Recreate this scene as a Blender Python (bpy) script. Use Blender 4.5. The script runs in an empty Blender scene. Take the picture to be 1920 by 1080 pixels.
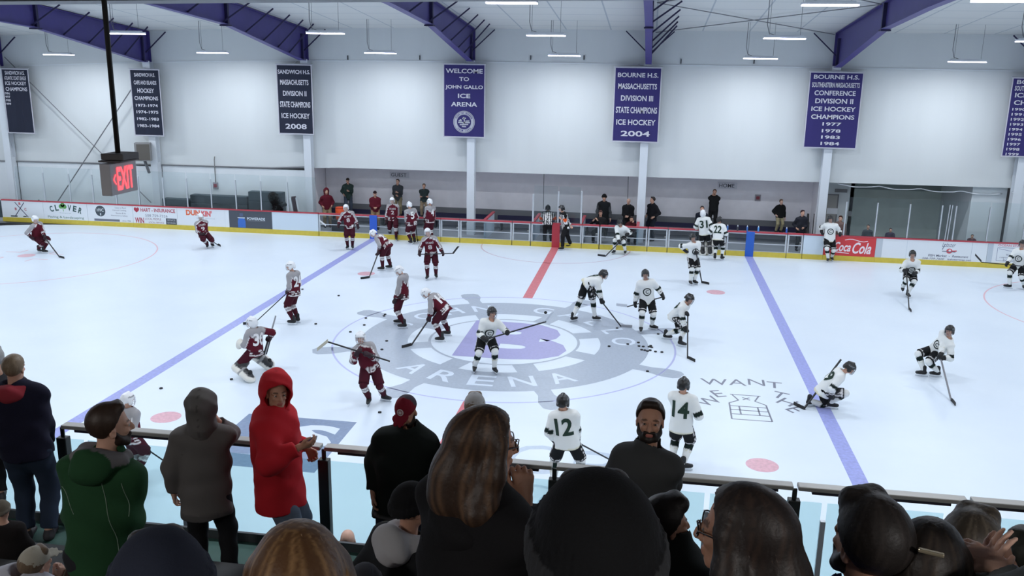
import bpy, math, random
import numpy as np
from mathutils import Vector, Matrix
from mathutils.bvhtree import BVHTree
import openvdb as vdb

SC = bpy.context.scene
COL = SC.collection
PI = math.pi
random.seed(7)
rng = np.random.default_rng(7)

# ------------------------------------------------------------------ camera
CAM = np.array([3.65, -22.75, 7.272])
YAW, PITCH, ROLL, FPX = -.1509, -.2468, .0171, 1667.3
_cy, _sy, _cp, _sp, _cr, _sr = math.cos(YAW), math.sin(YAW), math.cos(PITCH), math.sin(PITCH), math.cos(ROLL), math.sin(ROLL)
CF = np.array([_sy*_cp, _cy*_cp, _sp])
_r = np.array([_cy, -_sy, 0.]); _u = np.cross(_r, CF)
CR = _cr*_r + _sr*_u
CU = -_sr*_r + _cr*_u
cam = bpy.data.cameras.new('camera'); camo = bpy.data.objects.new('camera', cam); COL.objects.link(camo)
M = Matrix.Identity(4)
for i in range(3):
    M[i][0], M[i][1], M[i][2], M[i][3] = CR[i], CU[i], -CF[i], CAM[i]
camo.matrix_world = M
cam.sensor_width = 36; cam.lens = FPX/1920*36; cam.clip_start = .05; cam.clip_end = 300
SC.camera = camo

# ------------------------------------------------------------------ world, exposure
w = bpy.data.worlds.new('world'); SC.world = w; w.use_nodes = True
w.node_tree.nodes['Background'].inputs[0].default_value = (.45, .5, .6, 1)
w.node_tree.nodes['Background'].inputs[1].default_value = .05
SC.view_settings.view_transform = 'Standard'; SC.view_settings.look = 'None'
SC.view_settings.gamma = 1; SC.view_settings.use_curve_mapping = False
SC.view_settings.exposure = 0.0
LAMP_W = 64           # watts of each hanging fixture
LAMP_C = (.885, .942, 1.0)
SC.cycles.max_bounces = 6; SC.cycles.diffuse_bounces = 5; SC.cycles.transparent_max_bounces = 16
SC.cycles.caustics_reflective = False; SC.cycles.caustics_refractive = False

# ------------------------------------------------------------------ picture helpers (where a thing stands, read off the photograph)
def ray(px, py): return CF + CR*(px-960)/FPX - CU*(py-540)/FPX
def at_y(px, py, y): d = ray(px, py); return CAM + d*(y-CAM[1])/d[1]
def at_z(px, py, z=0.): d = ray(px, py); return CAM + d*(z-CAM[2])/d[2]
def at_d(px, py, dist): return CAM + ray(px, py)*dist
def at_x(px, py, x): d = ray(px, py); return CAM + d*(x-CAM[0])/d[0]

# ------------------------------------------------------------------ materials
def lin(c):
    return tuple(((v/255+.055)/1.055)**2.4 if v/255 > .04045 else v/255/12.92 for v in c[:3])
_mats = {}
def mat(name, rgb, rough=.6, metal=0., spec=.5, noise=0., nscale=20., bump=0., bscale=60., stretch=(1,1,1), emit=0., ecol=None, coat=0.):
    if name in _mats: return _mats[name]
    m = bpy.data.materials.new(name); m.use_nodes = True; nt = m.node_tree; b = nt.nodes['Principled BSDF']
    c = lin(rgb); b.inputs['Base Color'].default_value = (*c, 1)
    b.inputs['Roughness'].default_value = rough; b.inputs['Metallic'].default_value = metal
    b.inputs['Specular IOR Level'].default_value = spec; b.inputs['Coat Weight'].default_value = coat
    if noise or bump:
        tc = nt.nodes.new('ShaderNodeTexCoord'); mp = nt.nodes.new('ShaderNodeMapping'); mp.inputs['Scale'].default_value = stretch
        nt.links.new(tc.outputs['Object'], mp.inputs['Vector'])
    if noise:
        n = nt.nodes.new('ShaderNodeTexNoise'); n.inputs['Scale'].default_value = nscale; n.inputs['Detail'].default_value = 4
        nt.links.new(mp.outputs[0], n.inputs['Vector'])
        r = nt.nodes.new('ShaderNodeMapRange'); r.inputs['From Min'].default_value = .3; r.inputs['From Max'].default_value = .7
        r.inputs['To Min'].default_value = 1-noise; r.inputs['To Max'].default_value = 1+noise
        nt.links.new(n.outputs['Fac'], r.inputs['Value'])
        x = nt.nodes.new('ShaderNodeVectorMath'); x.operation = 'SCALE'; x.inputs[0].default_value = c
        nt.links.new(r.outputs[0], x.inputs['Scale']); nt.links.new(x.outputs[0], b.inputs['Base Color'])
    if bump:
        n2 = nt.nodes.new('ShaderNodeTexNoise'); n2.inputs['Scale'].default_value = bscale; nt.links.new(mp.outputs[0], n2.inputs['Vector'])
        bp = nt.nodes.new('ShaderNodeBump'); bp.inputs['Strength'].default_value = bump; bp.inputs['Distance'].default_value = .01
        nt.links.new(n2.outputs['Fac'], bp.inputs['Height']); nt.links.new(bp.outputs[0], b.inputs['Normal'])
    if emit:
        b.inputs['Emission Color'].default_value = (*(ecol or c), 1); b.inputs['Emission Strength'].default_value = emit
    _mats[name] = m; return m

def attr_mat(name, rough=.9, spec=.25, bump=.25, bscale=220., sheen=0.):
    """dyed cloth, skin, leather: the colour the thing has comes from its mesh colour attribute"""
    if name in _mats: return _mats[name]
    m = bpy.data.materials.new(name); m.use_nodes = True; nt = m.node_tree; b = nt.nodes['Principled BSDF']
    a = nt.nodes.new('ShaderNodeAttribute'); a.attribute_name = 'Col'
    nt.links.new(a.outputs['Color'], b.inputs['Base Color'])
    b.inputs['Roughness'].default_value = rough; b.inputs['Specular IOR Level'].default_value = spec
    b.inputs['Sheen Weight'].default_value = sheen
    if bump:
        tc = nt.nodes.new('ShaderNodeTexCoord'); n2 = nt.nodes.new('ShaderNodeTexNoise'); n2.inputs['Scale'].default_value = bscale
        nt.links.new(tc.outputs['Object'], n2.inputs['Vector'])
        bp = nt.nodes.new('ShaderNodeBump'); bp.inputs['Strength'].default_value = bump; bp.inputs['Distance'].default_value = .003
        nt.links.new(n2.outputs['Fac'], bp.inputs['Height']); nt.links.new(bp.outputs[0], b.inputs['Normal'])
    _mats[name] = m; return m

def glass_mat(name, tint, gloss=.06):
    if name in _mats: return _mats[name]
    m = bpy.data.materials.new(name); m.use_nodes = True; nt = m.node_tree; nt.nodes.clear()
    o = nt.nodes.new('ShaderNodeOutputMaterial'); t = nt.nodes.new('ShaderNodeBsdfTransparent'); g = nt.nodes.new('ShaderNodeBsdfGlossy')
    t.inputs[0].default_value = (*tint, 1); g.inputs['Roughness'].default_value = .05; g.inputs[0].default_value = (.9, .95, 1, 1)
    f = nt.nodes.new('ShaderNodeFresnel'); f.inputs[0].default_value = 1.3
    mx = nt.nodes.new('ShaderNodeMixShader'); nt.links.new(f.outputs[0], mx.inputs[0])
    nt.links.new(t.outputs[0], mx.inputs[1]); nt.links.new(g.outputs[0], mx.inputs[2]); nt.links.new(mx.outputs[0], o.inputs[0])
    _mats[name] = m; return m

# ------------------------------------------------------------------ objects
def tag(o, label, cat, group=None):
    o['label'] = label; o['category'] = cat
    if group: o['group'] = group
    return o
def thing(name, label, cat, loc=(0, 0, 0), group=None):
    o = bpy.data.objects.new(name, None); COL.objects.link(o); o.location = loc; o.empty_display_size = .1
    return tag(o, label, cat, group)

class MB:
    def __init__(s): s.v = []; s.f = []; s.m = []
    def add(s, vs, fs, m=0):
        n = len(s.v); s.v += [tuple(map(float, p)) for p in vs]; s.f += [tuple(i+n for i in f) for f in fs]; s.m += [m]*len(fs); return s
    def box(s, lo, hi, m=0, rot=None, piv=None):
        (a, b, c), (d, e, f) = lo, hi
        vs = [(a,b,c),(d,b,c),(d,e,c),(a,e,c),(a,b,f),(d,b,f),(d,e,f),(a,e,f)]
        if rot is not None:
            pv = Vector(piv if piv is not None else ((a+d)/2, (b+e)/2, (c+f)/2)); vs = [rot @ (Vector(p)-pv) + pv for p in vs]
        return s.add(vs, [(0,3,2,1),(4,5,6,7),(0,1,5,4),(1,2,6,5),(2,3,7,6),(3,0,4,7)], m)
    def bar(s, p, q, wd, th, m=0, up=(0, 0, 1)):
        p, q = Vector(p), Vector(q); d = (q-p).normalized(); u = Vector(up)
        if abs(d.dot(u)) > .98: u = Vector((0, 1, 0))
        x = d.cross(u).normalized()*wd/2; y = x.cross(d).normalized()*th/2
        vs = [p-x-y, p+x-y, p+x+y, p-x+y, q-x-y, q+x-y, q+x+y, q-x+y]
        return s.add(vs, [(0,1,2,3),(7,6,5,4),(0,4,5,1),(1,5,6,2),(2,6,7,3),(3,7,4,0)], m)
    def tube(s, pts, r, n=8, m=0, cap=True):
        P = [Vector(p) for p in pts]; R = r if hasattr(r, '__len__') else [r]*len(P); vs = []; fs = []; pu = None
        for i, p in enumerate(P):
            d = (P[min(i+1, len(P)-1)]-P[max(i-1, 0)]).normalized()
            if pu is None:
                pu = d.orthogonal().normalized()
            u = (pu-d*pu.dot(d)).normalized(); pu = u; v = d.cross(u)
            for k in range(n):
                a = 2*PI*k/n; vs.append(p+(u*math.cos(a)+v*math.sin(a))*R[i])
        for i in range(len(P)-1):
            for k in range(n):
                a, b = i*n+k, i*n+(k+1) % n; fs.append((a, b, b+n, a+n))
        if cap: fs.append(tuple(range(n-1, -1, -1))); fs.append(tuple((len(P)-1)*n+k for k in range(n)))
        return s.add(vs, fs, m)
    def prism(s, poly, h, fr=None, m=0):
        """closed outline (x,y) extruded along z by h, then placed by the frame matrix"""
        n = len(poly); vs = [Vector((x, y, 0)) for x, y in poly]+[Vector((x, y, h)) for x, y in poly]
        if fr is not None: vs = [fr @ p for p in vs]
        return s.add(vs, [tuple(range(n-1, -1, -1)), tuple(range(n, 2*n))]+[(i, (i+1) % n, (i+1) % n+n, i+n) for i in range(n)], m)
    def ring(s, c, r0, r1, h, n=96, a0=0, a1=2*PI, m=0):
        full = abs(a1-a0-2*PI) < 1e-6; k = n if full else n+1; vs = []; fs = []
        for i in range(k):
            a = a0+(a1-a0)*i/n
            for r in (r0, r1): vs.append((c[0]+r*math.cos(a), c[1]+r*math.sin(a), h))
        for i in range(n): j = (i+1) % k; fs.append((2*i, 2*i+1, 2*j+1, 2*j))
        return s.add(vs, fs, m)
    def disc(s, c, r, h, n=48, m=0):
        return s.add([(c[0]+r*math.cos(2*PI*i/n), c[1]+r*math.sin(2*PI*i/n), h) for i in range(n)], [tuple(range(n))], m)
    def lathe(s, prof, c=(0, 0, 0), n=16, m=0, axis='z'):
        vs = []; fs = []
        for r, z in prof:
            for k in range(n):
                a = 2*PI*k/n; p = (r*math.cos(a), r*math.sin(a), z)
                if axis == 'x': p = (z, p[0], p[1])
                if axis == 'y': p = (p[0], z, p[1])
                vs.append((c[0]+p[0], c[1]+p[1], c[2]+p[2]))
        L = len(prof)
        for i in range(L-1):
            for k in range(n): a, b = i*n+k, i*n+(k+1) % n; fs.append((a, b, b+n, a+n))
        fs.append(tuple(range(n-1, -1, -1))); fs.append(tuple((L-1)*n+k for k in range(n)))
        return s.add(vs, fs, m)
    def build(s, name, mats, parent=None, loc=None, label=None, kind=None, smooth=False, bevel=0.):
        """vertices are in world space; loc (default: the parent's place) becomes the origin"""
        if loc is None:
            loc = Vector((0, 0, 0)); q = parent
            while q is not None: loc = loc+Vector(q.location); q = q.parent
        loc = Vector(loc)
        me = bpy.data.meshes.new(name); me.from_pydata([(x-loc.x, y-loc.y, z-loc.z) for x, y, z in s.v], [], s.f)
        for mt in (mats if isinstance(mats, (list, tuple)) else [mats]): me.materials.append(mt)
        if len(me.materials) > 1: me.polygons.foreach_set('material_index', s.m)
        if smooth: me.polygons.foreach_set('use_smooth', [True]*len(s.f))
        me.update()
        o = bpy.data.objects.new(name, me); COL.objects.link(o)
        if parent is not None: o.parent = parent
        else: o.location = loc
        if bevel:
            b = o.modifiers.new('bevel', 'BEVEL'); b.width = bevel; b.segments = 2; b.limit_method = 'ANGLE'
        if label: o['label'] = label
        if kind: o['kind'] = kind
        return o
def struct(mb, name, mats, parent=None, **k): return mb.build(name, mats, parent, kind='structure', **k)

def copy_tree(o, parent=None):
    c = o.copy(); COL.objects.link(c)
    if parent is not None: c.parent = parent
    for ch in o.children: copy_tree(ch, c)
    return c

# ------------------------------------------------------------------ lettering
def text_geo(s, w=None, h=None, bold=0., shear=0., depth=0., spacing=1.):
    """vertices/faces of a text, centred, fitted to w x h (baseline to cap height)"""
    cu = bpy.data.curves.new('t', 'FONT'); cu.body = s; cu.size = 1; cu.offset = bold; cu.shear = shear; cu.resolution_u = 3; cu.space_character = spacing
    if depth: cu.extrude = depth/2
    o = bpy.data.objects.new('t', cu); COL.objects.link(o)
    dg = bpy.context.evaluated_depsgraph_get(); me = bpy.data.meshes.new_from_object(o.evaluated_get(dg))
    n = len(me.vertices); v = np.zeros(n*3); me.vertices.foreach_get('co', v); v = v.reshape(-1, 3)
    f = [tuple(p.vertices) for p in me.polygons]
    bpy.data.objects.remove(o); bpy.data.curves.remove(cu); bpy.data.meshes.remove(me)
    if n == 0: return v, f
    lo, hi = v.min(0), v.max(0); c = (lo+hi)/2; v[:, :2] -= c[:2]; sz = hi-lo
    sx = w/sz[0] if w else (h/sz[1]); sy = h/sz[1] if h else sx
    v[:, 0] *= sx; v[:, 1] *= sy
    return v, f
def put_text(mb, s, c, xa, ya, w=None, h=None, m=0, off=0., **k):
    """write s centred on c; xa = reading direction, ya = up direction"""
    v, f = text_geo(s, w, h, **k)
    if len(v) == 0: return mb
    xa, ya, c = np.array(xa, float), np.array(ya, float), np.array(c, float); za = np.cross(xa, ya)
    return mb.add(c+v[:, :1]*xa+v[:, 1:2]*ya+(v[:, 2:]+off)*za, f, m)
# ================================================================== the hall
HW = 12.95             # half width of the ice sheet
LEFT, RIGHT = -29., 29.
COLX = [3.38+7.2*k for k in range(-4, 4)]     # -25.4 ... 24.98
YW = 14.5              # plane of the columns and of the upper wall
def sag(x): return -.0011*max(0., -x-3)**2     # the far left of the hall sits a touch lower

M_wall = mat('white_wall_liner', (212, 217, 218), .75, noise=.02, nscale=1.2, stretch=(1, 1, .15))
M_wall_lo = mat('lower_wall_liner', (224, 230, 234), .75, noise=.03, nscale=1.5)
M_bench_wall = mat('grey_painted_block', (236, 234, 238), .8, noise=.03, nscale=3)
M_dark_wall = mat('dim_grey_wall', (206, 218, 212), .8, noise=.05, nscale=2)
M_col = mat('white_column_paint', (214, 220, 226), .5)
M_purple = mat('purple_steel_paint', (70, 62, 128), .45, noise=.06, nscale=3)
M_purple_d = mat('dark_purple_steel', (34, 30, 70), .5)
M_white = mat('white_plastic', (225, 230, 235), .45)
M_alu = mat('brushed_aluminium', (200, 205, 210), .4, .6)
M_steel = mat('galvanised_steel', (168, 168, 165), .38, .8)
M_black = mat('black_metal', (24, 24, 26), .45)
M_red = mat('red_cap_plastic', (178, 62, 74), .45, noise=.05, nscale=8)
M_yellow = mat('yellow_kick_plastic', (206, 186, 70), .4, noise=.06, nscale=6)
M_navy = mat('navy_vinyl', (30, 28, 62), .6)
M_grey = mat('mid_grey_paint', (120, 122, 126), .6)
M_dgrey = mat('dark_grey_paint', (62, 66, 70), .6)
M_glass = glass_mat('clear_acrylic', (.90, .95, .945))
M_glass_far = glass_mat('scuffed_acrylic', (.93, .955, .955))

# ---- ice
mi = bpy.data.materials.new('ice_sheet'); mi.use_nodes = True; nt = mi.node_tree; b = nt.nodes['Principled BSDF']
tc = nt.nodes.new('ShaderNodeTexCoord')
n1 = nt.nodes.new('ShaderNodeTexNoise'); n1.inputs['Scale'].default_value = .35; n1.inputs['Detail'].default_value = 5
n2 = nt.nodes.new('ShaderNodeTexNoise'); n2.inputs['Scale'].default_value = 9; n2.inputs['Detail'].default_value = 6
nt.links.new(tc.outputs['Object'], n1.inputs['Vector']); nt.links.new(tc.outputs['Object'], n2.inputs['Vector'])
rm = nt.nodes.new('ShaderNodeValToRGB'); rm.color_ramp.elements[0].position = .3; rm.color_ramp.elements[1].position = .7
rm.color_ramp.elements[0].color = (*lin((218, 229, 241)), 1); rm.color_ramp.elements[1].color = (*lin((226, 236, 246)), 1)
nt.links.new(n1.outputs['Fac'], rm.inputs[0]); nt.links.new(rm.outputs[0], b.inputs['Base Color'])
mr = nt.nodes.new('ShaderNodeMapRange'); mr.inputs['To Min'].default_value = .22; mr.inputs['To Max'].default_value = .48
nt.links.new(n2.outputs['Fac'], mr.inputs['Value']); nt.links.new(mr.outputs[0], b.inputs['Roughness'])
b.inputs['Specular IOR Level'].default_value = .32
bp = nt.nodes.new('ShaderNodeBump'); bp.inputs['Strength'].default_value = .08; bp.inputs['Distance'].default_value = .01
nt.links.new(n2.outputs['Fac'], bp.inputs['Height']); nt.links.new(bp.outputs[0], b.inputs['Normal'])
RC = 8.5
def rrect(hx, hy, r, n=14):
    P = []
    for cx, cy, a0 in ((hx-r, hy-r, 0), (-hx+r, hy-r, 90), (-hx+r, -hy+r, 180), (hx-r, -hy+r, 270)):
        for i in range(n+1):
            a = math.radians(a0+90*i/n); P.append((cx+r*math.cos(a), cy+r*math.sin(a)))
    return P
fl = MB().prism(rrect(29, HW, RC), .08, Matrix.Translation((0, 0, -.08)))
floor = struct(fl, 'floor', mi)
floor['label'] = 'white ice sheet of the rink'
# paint under the ice: children of the ice
def paint(name, rgb, worn=.12):
    m = mat('ice_paint_'+name, rgb, .35, spec=.35, noise=worn, nscale=14); return m
P_blue, P_red, P_lblue, P_lred = paint('blue', (158, 165, 222)), paint('red', (210, 120, 128)), paint('thin_blue', (188, 192, 232), .04), paint('thin_red', (226, 186, 196), .04)
P_spot, P_grey, P_purp, P_ink, P_slate, P_pale = paint('spot', (218, 170, 182)), paint('grey', (172, 182, 196), .06), paint('purple', (166, 164, 208), .06), paint('ink', (118, 122, 138), .1), paint('slate', (124, 142, 172), .08), paint('pale', (190, 204, 220), .05)
P_white = mat('ice_paint_white', (218, 229, 243), .35, spec=.35)
BX = 7.73
for x in (-BX, BX):
    MB().box((x-.155, -HW, 0), (x+.155, HW, .001)).build('blue_line', P_blue, floor)
MB().box((-.155, 4.6, 0), (.155, HW, .001)).box((-.155, -HW, 0), (.155, -4.6, .001)).build('centre_line', P_red, floor)
MB().ring((0, 0), 4.55, 4.6, .001, 128).build('centre_circle', P_lblue, floor)
MB().ring((0, HW), 3.02, 3.07, .001, 64, PI, 2*PI).build('referee_crease', paint('crease', (200, 178, 194), .04), floor)
for x in (-6.05, 6.05):
    for y in (-6.71, 6.71): MB().disc((x, y), .305, .001).build('faceoff_spot', P_spot, floor)
for x in (-19.27, 19.27):
    e = MB().ring((x, 6.71), 4.55, 4.6, .001, 96).build('faceoff_circle', P_lred, floor)
    m_ = MB().disc((x, 6.71), .305, .001)
    for sx in (-1, 1):
        for sy in (-1, 1):
            m_.box((x+sx*.6-.6*(sx < 0), 6.71+sy*.45-.025, 0), (x+sx*.6+.6*(sx > 0), 6.71+sy*.45+.025, .0012))
            m_.box((x+sx*.6-.025, 6.71+sy*.45-.45*(sy < 0), 0), (x+sx*.6+.025, 6.71+sy*.45+.45*(sy > 0), .0011))
    m_.build('faceoff_mark', P_lred, floor)
# ship's wheel emblem at centre ice
em = MB().ring((0, 0), 2.6, 3.88, .002, 128)
for k in range(8):
    a = math.radians(22.5+45*k); c, s = math.cos(a), math.sin(a); fr = Matrix(((c, -s, 0, 0), (s, c, 0, 0), (0, 0, 1, .0016), (0, 0, 0, 1)))
    prof = [(2.0, .27), (2.7, .27), (3.9, .2), (4.2, .19), (4.6, .3), (4.95, .28), (5.08, .15)]
    poly = [(r, -t) for r, t in prof]+[(r, t) for r, t in reversed(prof)]
    em.add([fr @ Vector((x, y, -.0006)) for x, y in poly], [tuple(range(len(poly)))])
em.build('wheel_emblem', P_grey, floor)
MB().ring((0, 0), 1.98, 2.05, .0024, 96).build('emblem_ring', P_grey, floor)
tb = MB(); put_text(tb, 'B', (.32, .1, .0026), (1, 0, 0), (0, 1, 0), 2.85, 3.3, bold=.06); tb.build('emblem_letter', P_purp, floor)
lt = MB()
for ch, a in zip('JOHNGALLO', (162, 145, 128, 111, 78, 61, 44, 27, 10)):
    t = math.radians(a); put_text(lt, ch, (3.25*math.cos(t), 3.25*math.sin(t), .003), (math.sin(t), -math.cos(t), 0), (math.cos(t), math.sin(t), 0), h=.66, bold=.01)
for ch, a in zip('ARENA', (-124, -107, -90, -73, -56)):
    t = math.radians(a); put_text(lt, ch, (3.22*math.cos(t), 3.22*math.sin(t), .003), (-math.sin(t), math.cos(t), 0), (-math.cos(t), -math.sin(t), 0), h=.7, w=.62, bold=.01)
lt.build('emblem_lettering', P_white, floor)
ww = MB(); cc = at_z(1408, 775)
for ch, px, py in (('W', 1328, 752), ('E', 1346, 738), ('W', 1340, 716), ('A', 1382, 717), ('N', 1418, 717), ('T', 1452, 722), ('T', 1462, 741), ('H', 1476, 754), ('E', 1492, 768)):
    p = at_z(px, py); d = p-cc; d[2] = 0
    d = d/np.linalg.norm(d); k = .35 if 1335 < px < 1455 and py < 730 else 1.; u = np.array([d[0]*k, abs(d[1])+.3, 0]); u /= np.linalg.norm(u)
    put_text(ww, ch, (p[0], p[1], .0015), (u[1], -u[0], 0), u, h=.42, bold=.0)
c0 = at_z(1410, 788); X, Y = float(c0[0]), float(c0[1])
tro = [((-.42, 0), (.42, 0)), ((-.42, 0), (-.4, .95)), ((.42, 0), (.4, .95)), ((-.4, .95), (-.18, 1.15)), ((.4, .95), (.18, 1.15)), ((-.18, 1.15), (-.3, 1.5)), ((.18, 1.15), (.3, 1.5)), ((-.34, 1.5), (.34, 1.5)),
       ((-.41, .3), (.41, .3)), ((-.41, .55), (.41, .55)), ((-.4, .78), (.4, .78)), ((-.2, .3), (-.2, .78)), ((.2, .3), (.2, .78)), ((-.08, 1.2), (.08, 1.35)), ((.08, 1.2), (-.08, 1.35))]
for (a, b_), (c, d) in tro: ww.bar((X+a, Y+b_, .0007), (X+c, Y+d, .0007), .035, .0014)
ww.build('slogan_lettering', P_ink, floor)
MB().box((-4.45, -8.6, 0), (-2.08, -6.2, .001)).build('sponsor_block', P_slate, floor)
sb = MB(); put_text(sb, 'S', (-2.72, -7.05, .0016), (1, 0, 0), (0, 1, 0), .95, 1.1, bold=.04); sb.build('sponsor_letter', P_white, floor)
cl = MB(); put_text(cl, 'C', (1.75, -7.25, .0012), (1, 0, 0), (0, 1, 0), 1.0, 1.25); put_text(cl, 'P', (2.95, -7.35, .0012), (1, 0, 0), (0, 1, 0), .85, 1.3)
cl.ring((1.9, -9.0), .62, .7, .0012, 40); cl.ring((2.75, -9.0), .62, .7, .0012, 40); cl.build('sponsor_lettering', P_pale, floor)

# ---- far wall: upper liner wall, lower wall left, recessed benches, recess on the right
XA, XB, XC = COLX[2], COLX[6], COLX[7]     # -11.02, 17.78, 24.98
def wall_strip(x0, x1, z0f, z1f, y0, y1, n=1, m=0, mb=None):
    mb = mb or MB()
    for i in range(n):
        a, b_ = x0+(x1-x0)*i/n, x0+(x1-x0)*(i+1)/n
        vs = [(a, y0, z0f(a)), (b_, y0, z0f(b_)), (b_, y1, z0f(b_)), (a, y1, z0f(a)), (a, y0, z1f(a)), (b_, y0, z1f(b_)), (b_, y1, z1f(b_)), (a, y1, z1f(a))]
        mb.add(vs, [(0,3,2,1),(4,5,6,7),(0,1,5,4),(1,2,6,5),(2,3,7,6),(3,0,4,7)], m)
    return mb
ZE = 8.66
ledge = lambda x: 7.34+sag(x)
edge_lo = lambda x: 2.80+.005*x if x > -11.1 else 2.66+sag(x)*.25
wb = wall_strip(-29.5, 29.5, edge_lo, lambda x: 7.34+sag(x), YW+.06, YW+.26, 24)
wall_strip(-29.5, 29.5, lambda x: 7.34+sag(x), lambda x: ZE+sag(x), YW+.0, YW+.26, 24, mb=wb)
struct(wb, 'wall_back', M_wall)
struct(wall_strip(-29.5, 29.5, lambda x: ledge(x)-.025, lambda x: ledge(x)+.01, YW-.03, YW+.01, 24), 'trim_1', M_wall_lo)
for k, (a, b_) in enumerate(zip(COLX[:2], COLX[1:3])):
    struct(MB().box((a+.18, YW+.02, -.1), (b_-.18, YW+.2, 2.62+sag((a+b_)/2)*.25)), 'wall_lower_left' if k else 'wall_lower_far_left', M_wall_lo)
struct(MB().box((-29.5, YW+.02, -.1), (COLX[0]-.18, YW+.2, 2.5)), 'wall_lower_end_left', M_wall_lo)
struct(wall_strip(-29.5, XA, lambda x: edge_lo(x)-.02, lambda x: edge_lo(x)+.03, YW-.02, YW+.06, 10), 'trim_2', M_grey)
YBW = 16.3
struct(MB().box((XA, YBW, -.1), (COLX[5], YBW+.2, 3.4)), 'wall_bench', M_bench_wall)
struct(MB().box((XA, YBW-.03, .35), (COLX[5], YBW-.002, .93)), 'baseboard_bench', M_grey)
struct(MB().box((XA-.2, YW+.2, -.1), (XA-.02, YBW+.2, 3.2)).box((COLX[5]-.06, YW+.2, -.1), (COLX[5]+.1, YBW+.2, 3.2)), 'wall_bench_end', M_bench_wall)
struct(MB().box((XA, YW+.26, 2.86), (COLX[6]+.3, 19, 3.0)), 'ceiling_bench', M_bench_wall)
struct(MB().box((-29.5, 13.06, -.1), (XA-.2, YW+.02, 0.)), 'floor_left', mat('grey_rubber_floor', (160, 162, 166), .85))
struct(MB().box((XA-.2, 13.06, -.05), (COLX[5], YBW, .12)), 'floor_bench', mat('grey_rubber_floor', (165, 166, 170), .85))
# recess to the right of the benches
YR = 18.5
struct(MB().box((COLX[5]+.1, YR, -.1), (COLX[6]+.3, YR+.2, 3.0)), 'wall_recess', M_dark_wall)
struct(MB().box((COLX[5]+.1, YBW, -.1), (12.2, YBW+.15, 3.0)).box((12.05, YBW, -.1), (12.2, YR, 3.0)), 'wall_recess_left', mat('pale_grey_green_wall', (206, 214, 216), .8))
struct(MB().box((16.35, YW+.3, -.1), (16.5, YR, 3.0)).box((16.5, YW+.3, -.1), (COLX[6]-.15, YW+.45, 3.0)), 'wall_recess_right', mat('pale_grey_wall', (208, 216, 220), .8))
struct(MB().box((COLX[5]+.1, 13.06, -.05), (COLX[6], YR, .05)), 'floor_recess', mat('pale_rubber_floor', (170, 172, 174), .85))
struct(MB().box((COLX[6]+.15, YW+.02, -.1), (29.5, YW+.2, edge_lo(25))), 'wall_lower_right', M_wall_lo)
struct(MB().box((10.72, YBW-.03, .05), (11.55, YBW-.002, 2.12), 0).box((10.68, YBW-.04, .05), (10.72, YBW-.002, 2.16), 1).box((11.55, YBW-.04, .05), (11.6, YBW-.002, 2.16), 1).box((10.68, YBW-.04, 2.12), (11.6, YBW-.002, 2.17), 1), 'door_1', [mat('grey_brown_door', (160, 160, 156), .6), M_grey])
struct(MB().box((12.35, YR-.03, 2.15), (16.3, YR-.002, 2.9), 0), 'trim_5', mat('dark_grey_green', (150, 164, 162), .8))
ga = MB(); pts = [(11.2+i*.16, 14.75+.05*math.sin(i*1.3), 2.80-.09*abs(math.sin(i*.32))-.004*i) for i in range(40)]
ga.tube(pts, .022, 6); ga.build('trim_6', M_white, kind='structure', smooth=True)
# columns
COLS = []
for k, x in enumerate(COLX):
    h = 7.4+sag(x)
    c = MB().box((x-.16, YW-.34, -.05), (x+.16, YW-.32, h)).box((x-.16, YW-.02, -.05), (x+.16, YW, h)).box((x-.012, YW-.32, -.05), (x+.012, YW-.02, h)).box((x-.2, YW-.36, -.05), (x+.2, YW+.02, .06))
    c.box((x-.155, YW-.3, .05), (x+.155, YW-.04, 2.75))
    COLS.append(tag(c.build('column', M_col, loc=(x, YW-.17, 0)), 'x', 'column'))
for o, l in zip(COLS, ('white steel column at the far left end of the wall', 'white steel column under the speaker box, left of the benches', 'white steel column at the left end of the guest bench',
                       'white steel column under the purple welcome banner', 'white steel column between the coaches, under the 2004 banner', 'white steel column at the right end of the home bench',
                       'white steel column in the right corner by the last banner', 'white steel column beyond the right edge of the boards')): o['label'] = l
# ---- roof
SL = .092
roofz = lambda y: ZE+.02+SL*(YW-abs(y)) if abs(y) < YW else ZE
mc = mat('ceiling_liner', (198, 204, 208), .7)
nt = mc.node_tree; b = nt.nodes['Principled BSDF']; tc = nt.nodes.new('ShaderNodeTexCoord'); sp = nt.nodes.new('ShaderNodeSeparateXYZ'); nt.links.new(tc.outputs['Object'], sp.inputs[0])
def lines(sock, period, width):
    a = nt.nodes.new('ShaderNodeMath'); a.operation = 'DIVIDE'; nt.links.new(sock, a.inputs[0]); a.inputs[1].default_value = period
    f = nt.nodes.new('ShaderNodeMath'); f.operation = 'FRACT'; nt.links.new(a.outputs[0], f.inputs[0])
    l = nt.nodes.new('ShaderNodeMath'); l.operation = 'LESS_THAN'; nt.links.new(f.outputs[0], l.inputs[0]); l.inputs[1].default_value = width; return l.outputs[0]
ad = nt.nodes.new('ShaderNodeMath'); ad.operation = 'MAXIMUM'; nt.links.new(lines(sp.outputs[1], 1.5, .03), ad.inputs[0]); nt.links.new(lines(sp.outputs[0], 1.8, .03), ad.inputs[1])
mx = nt.nodes.new('ShaderNodeMix'); mx.data_type = 'RGBA'; mx.inputs[6].default_value = (*lin((212, 214, 212)), 1); mx.inputs[7].default_value = (*lin((172, 180, 186)), 1)
nt.links.new(ad.outputs[0], mx.inputs[0]); nt.links.new(mx.outputs[2], b.inputs['Base Color'])
rf = MB()
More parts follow.
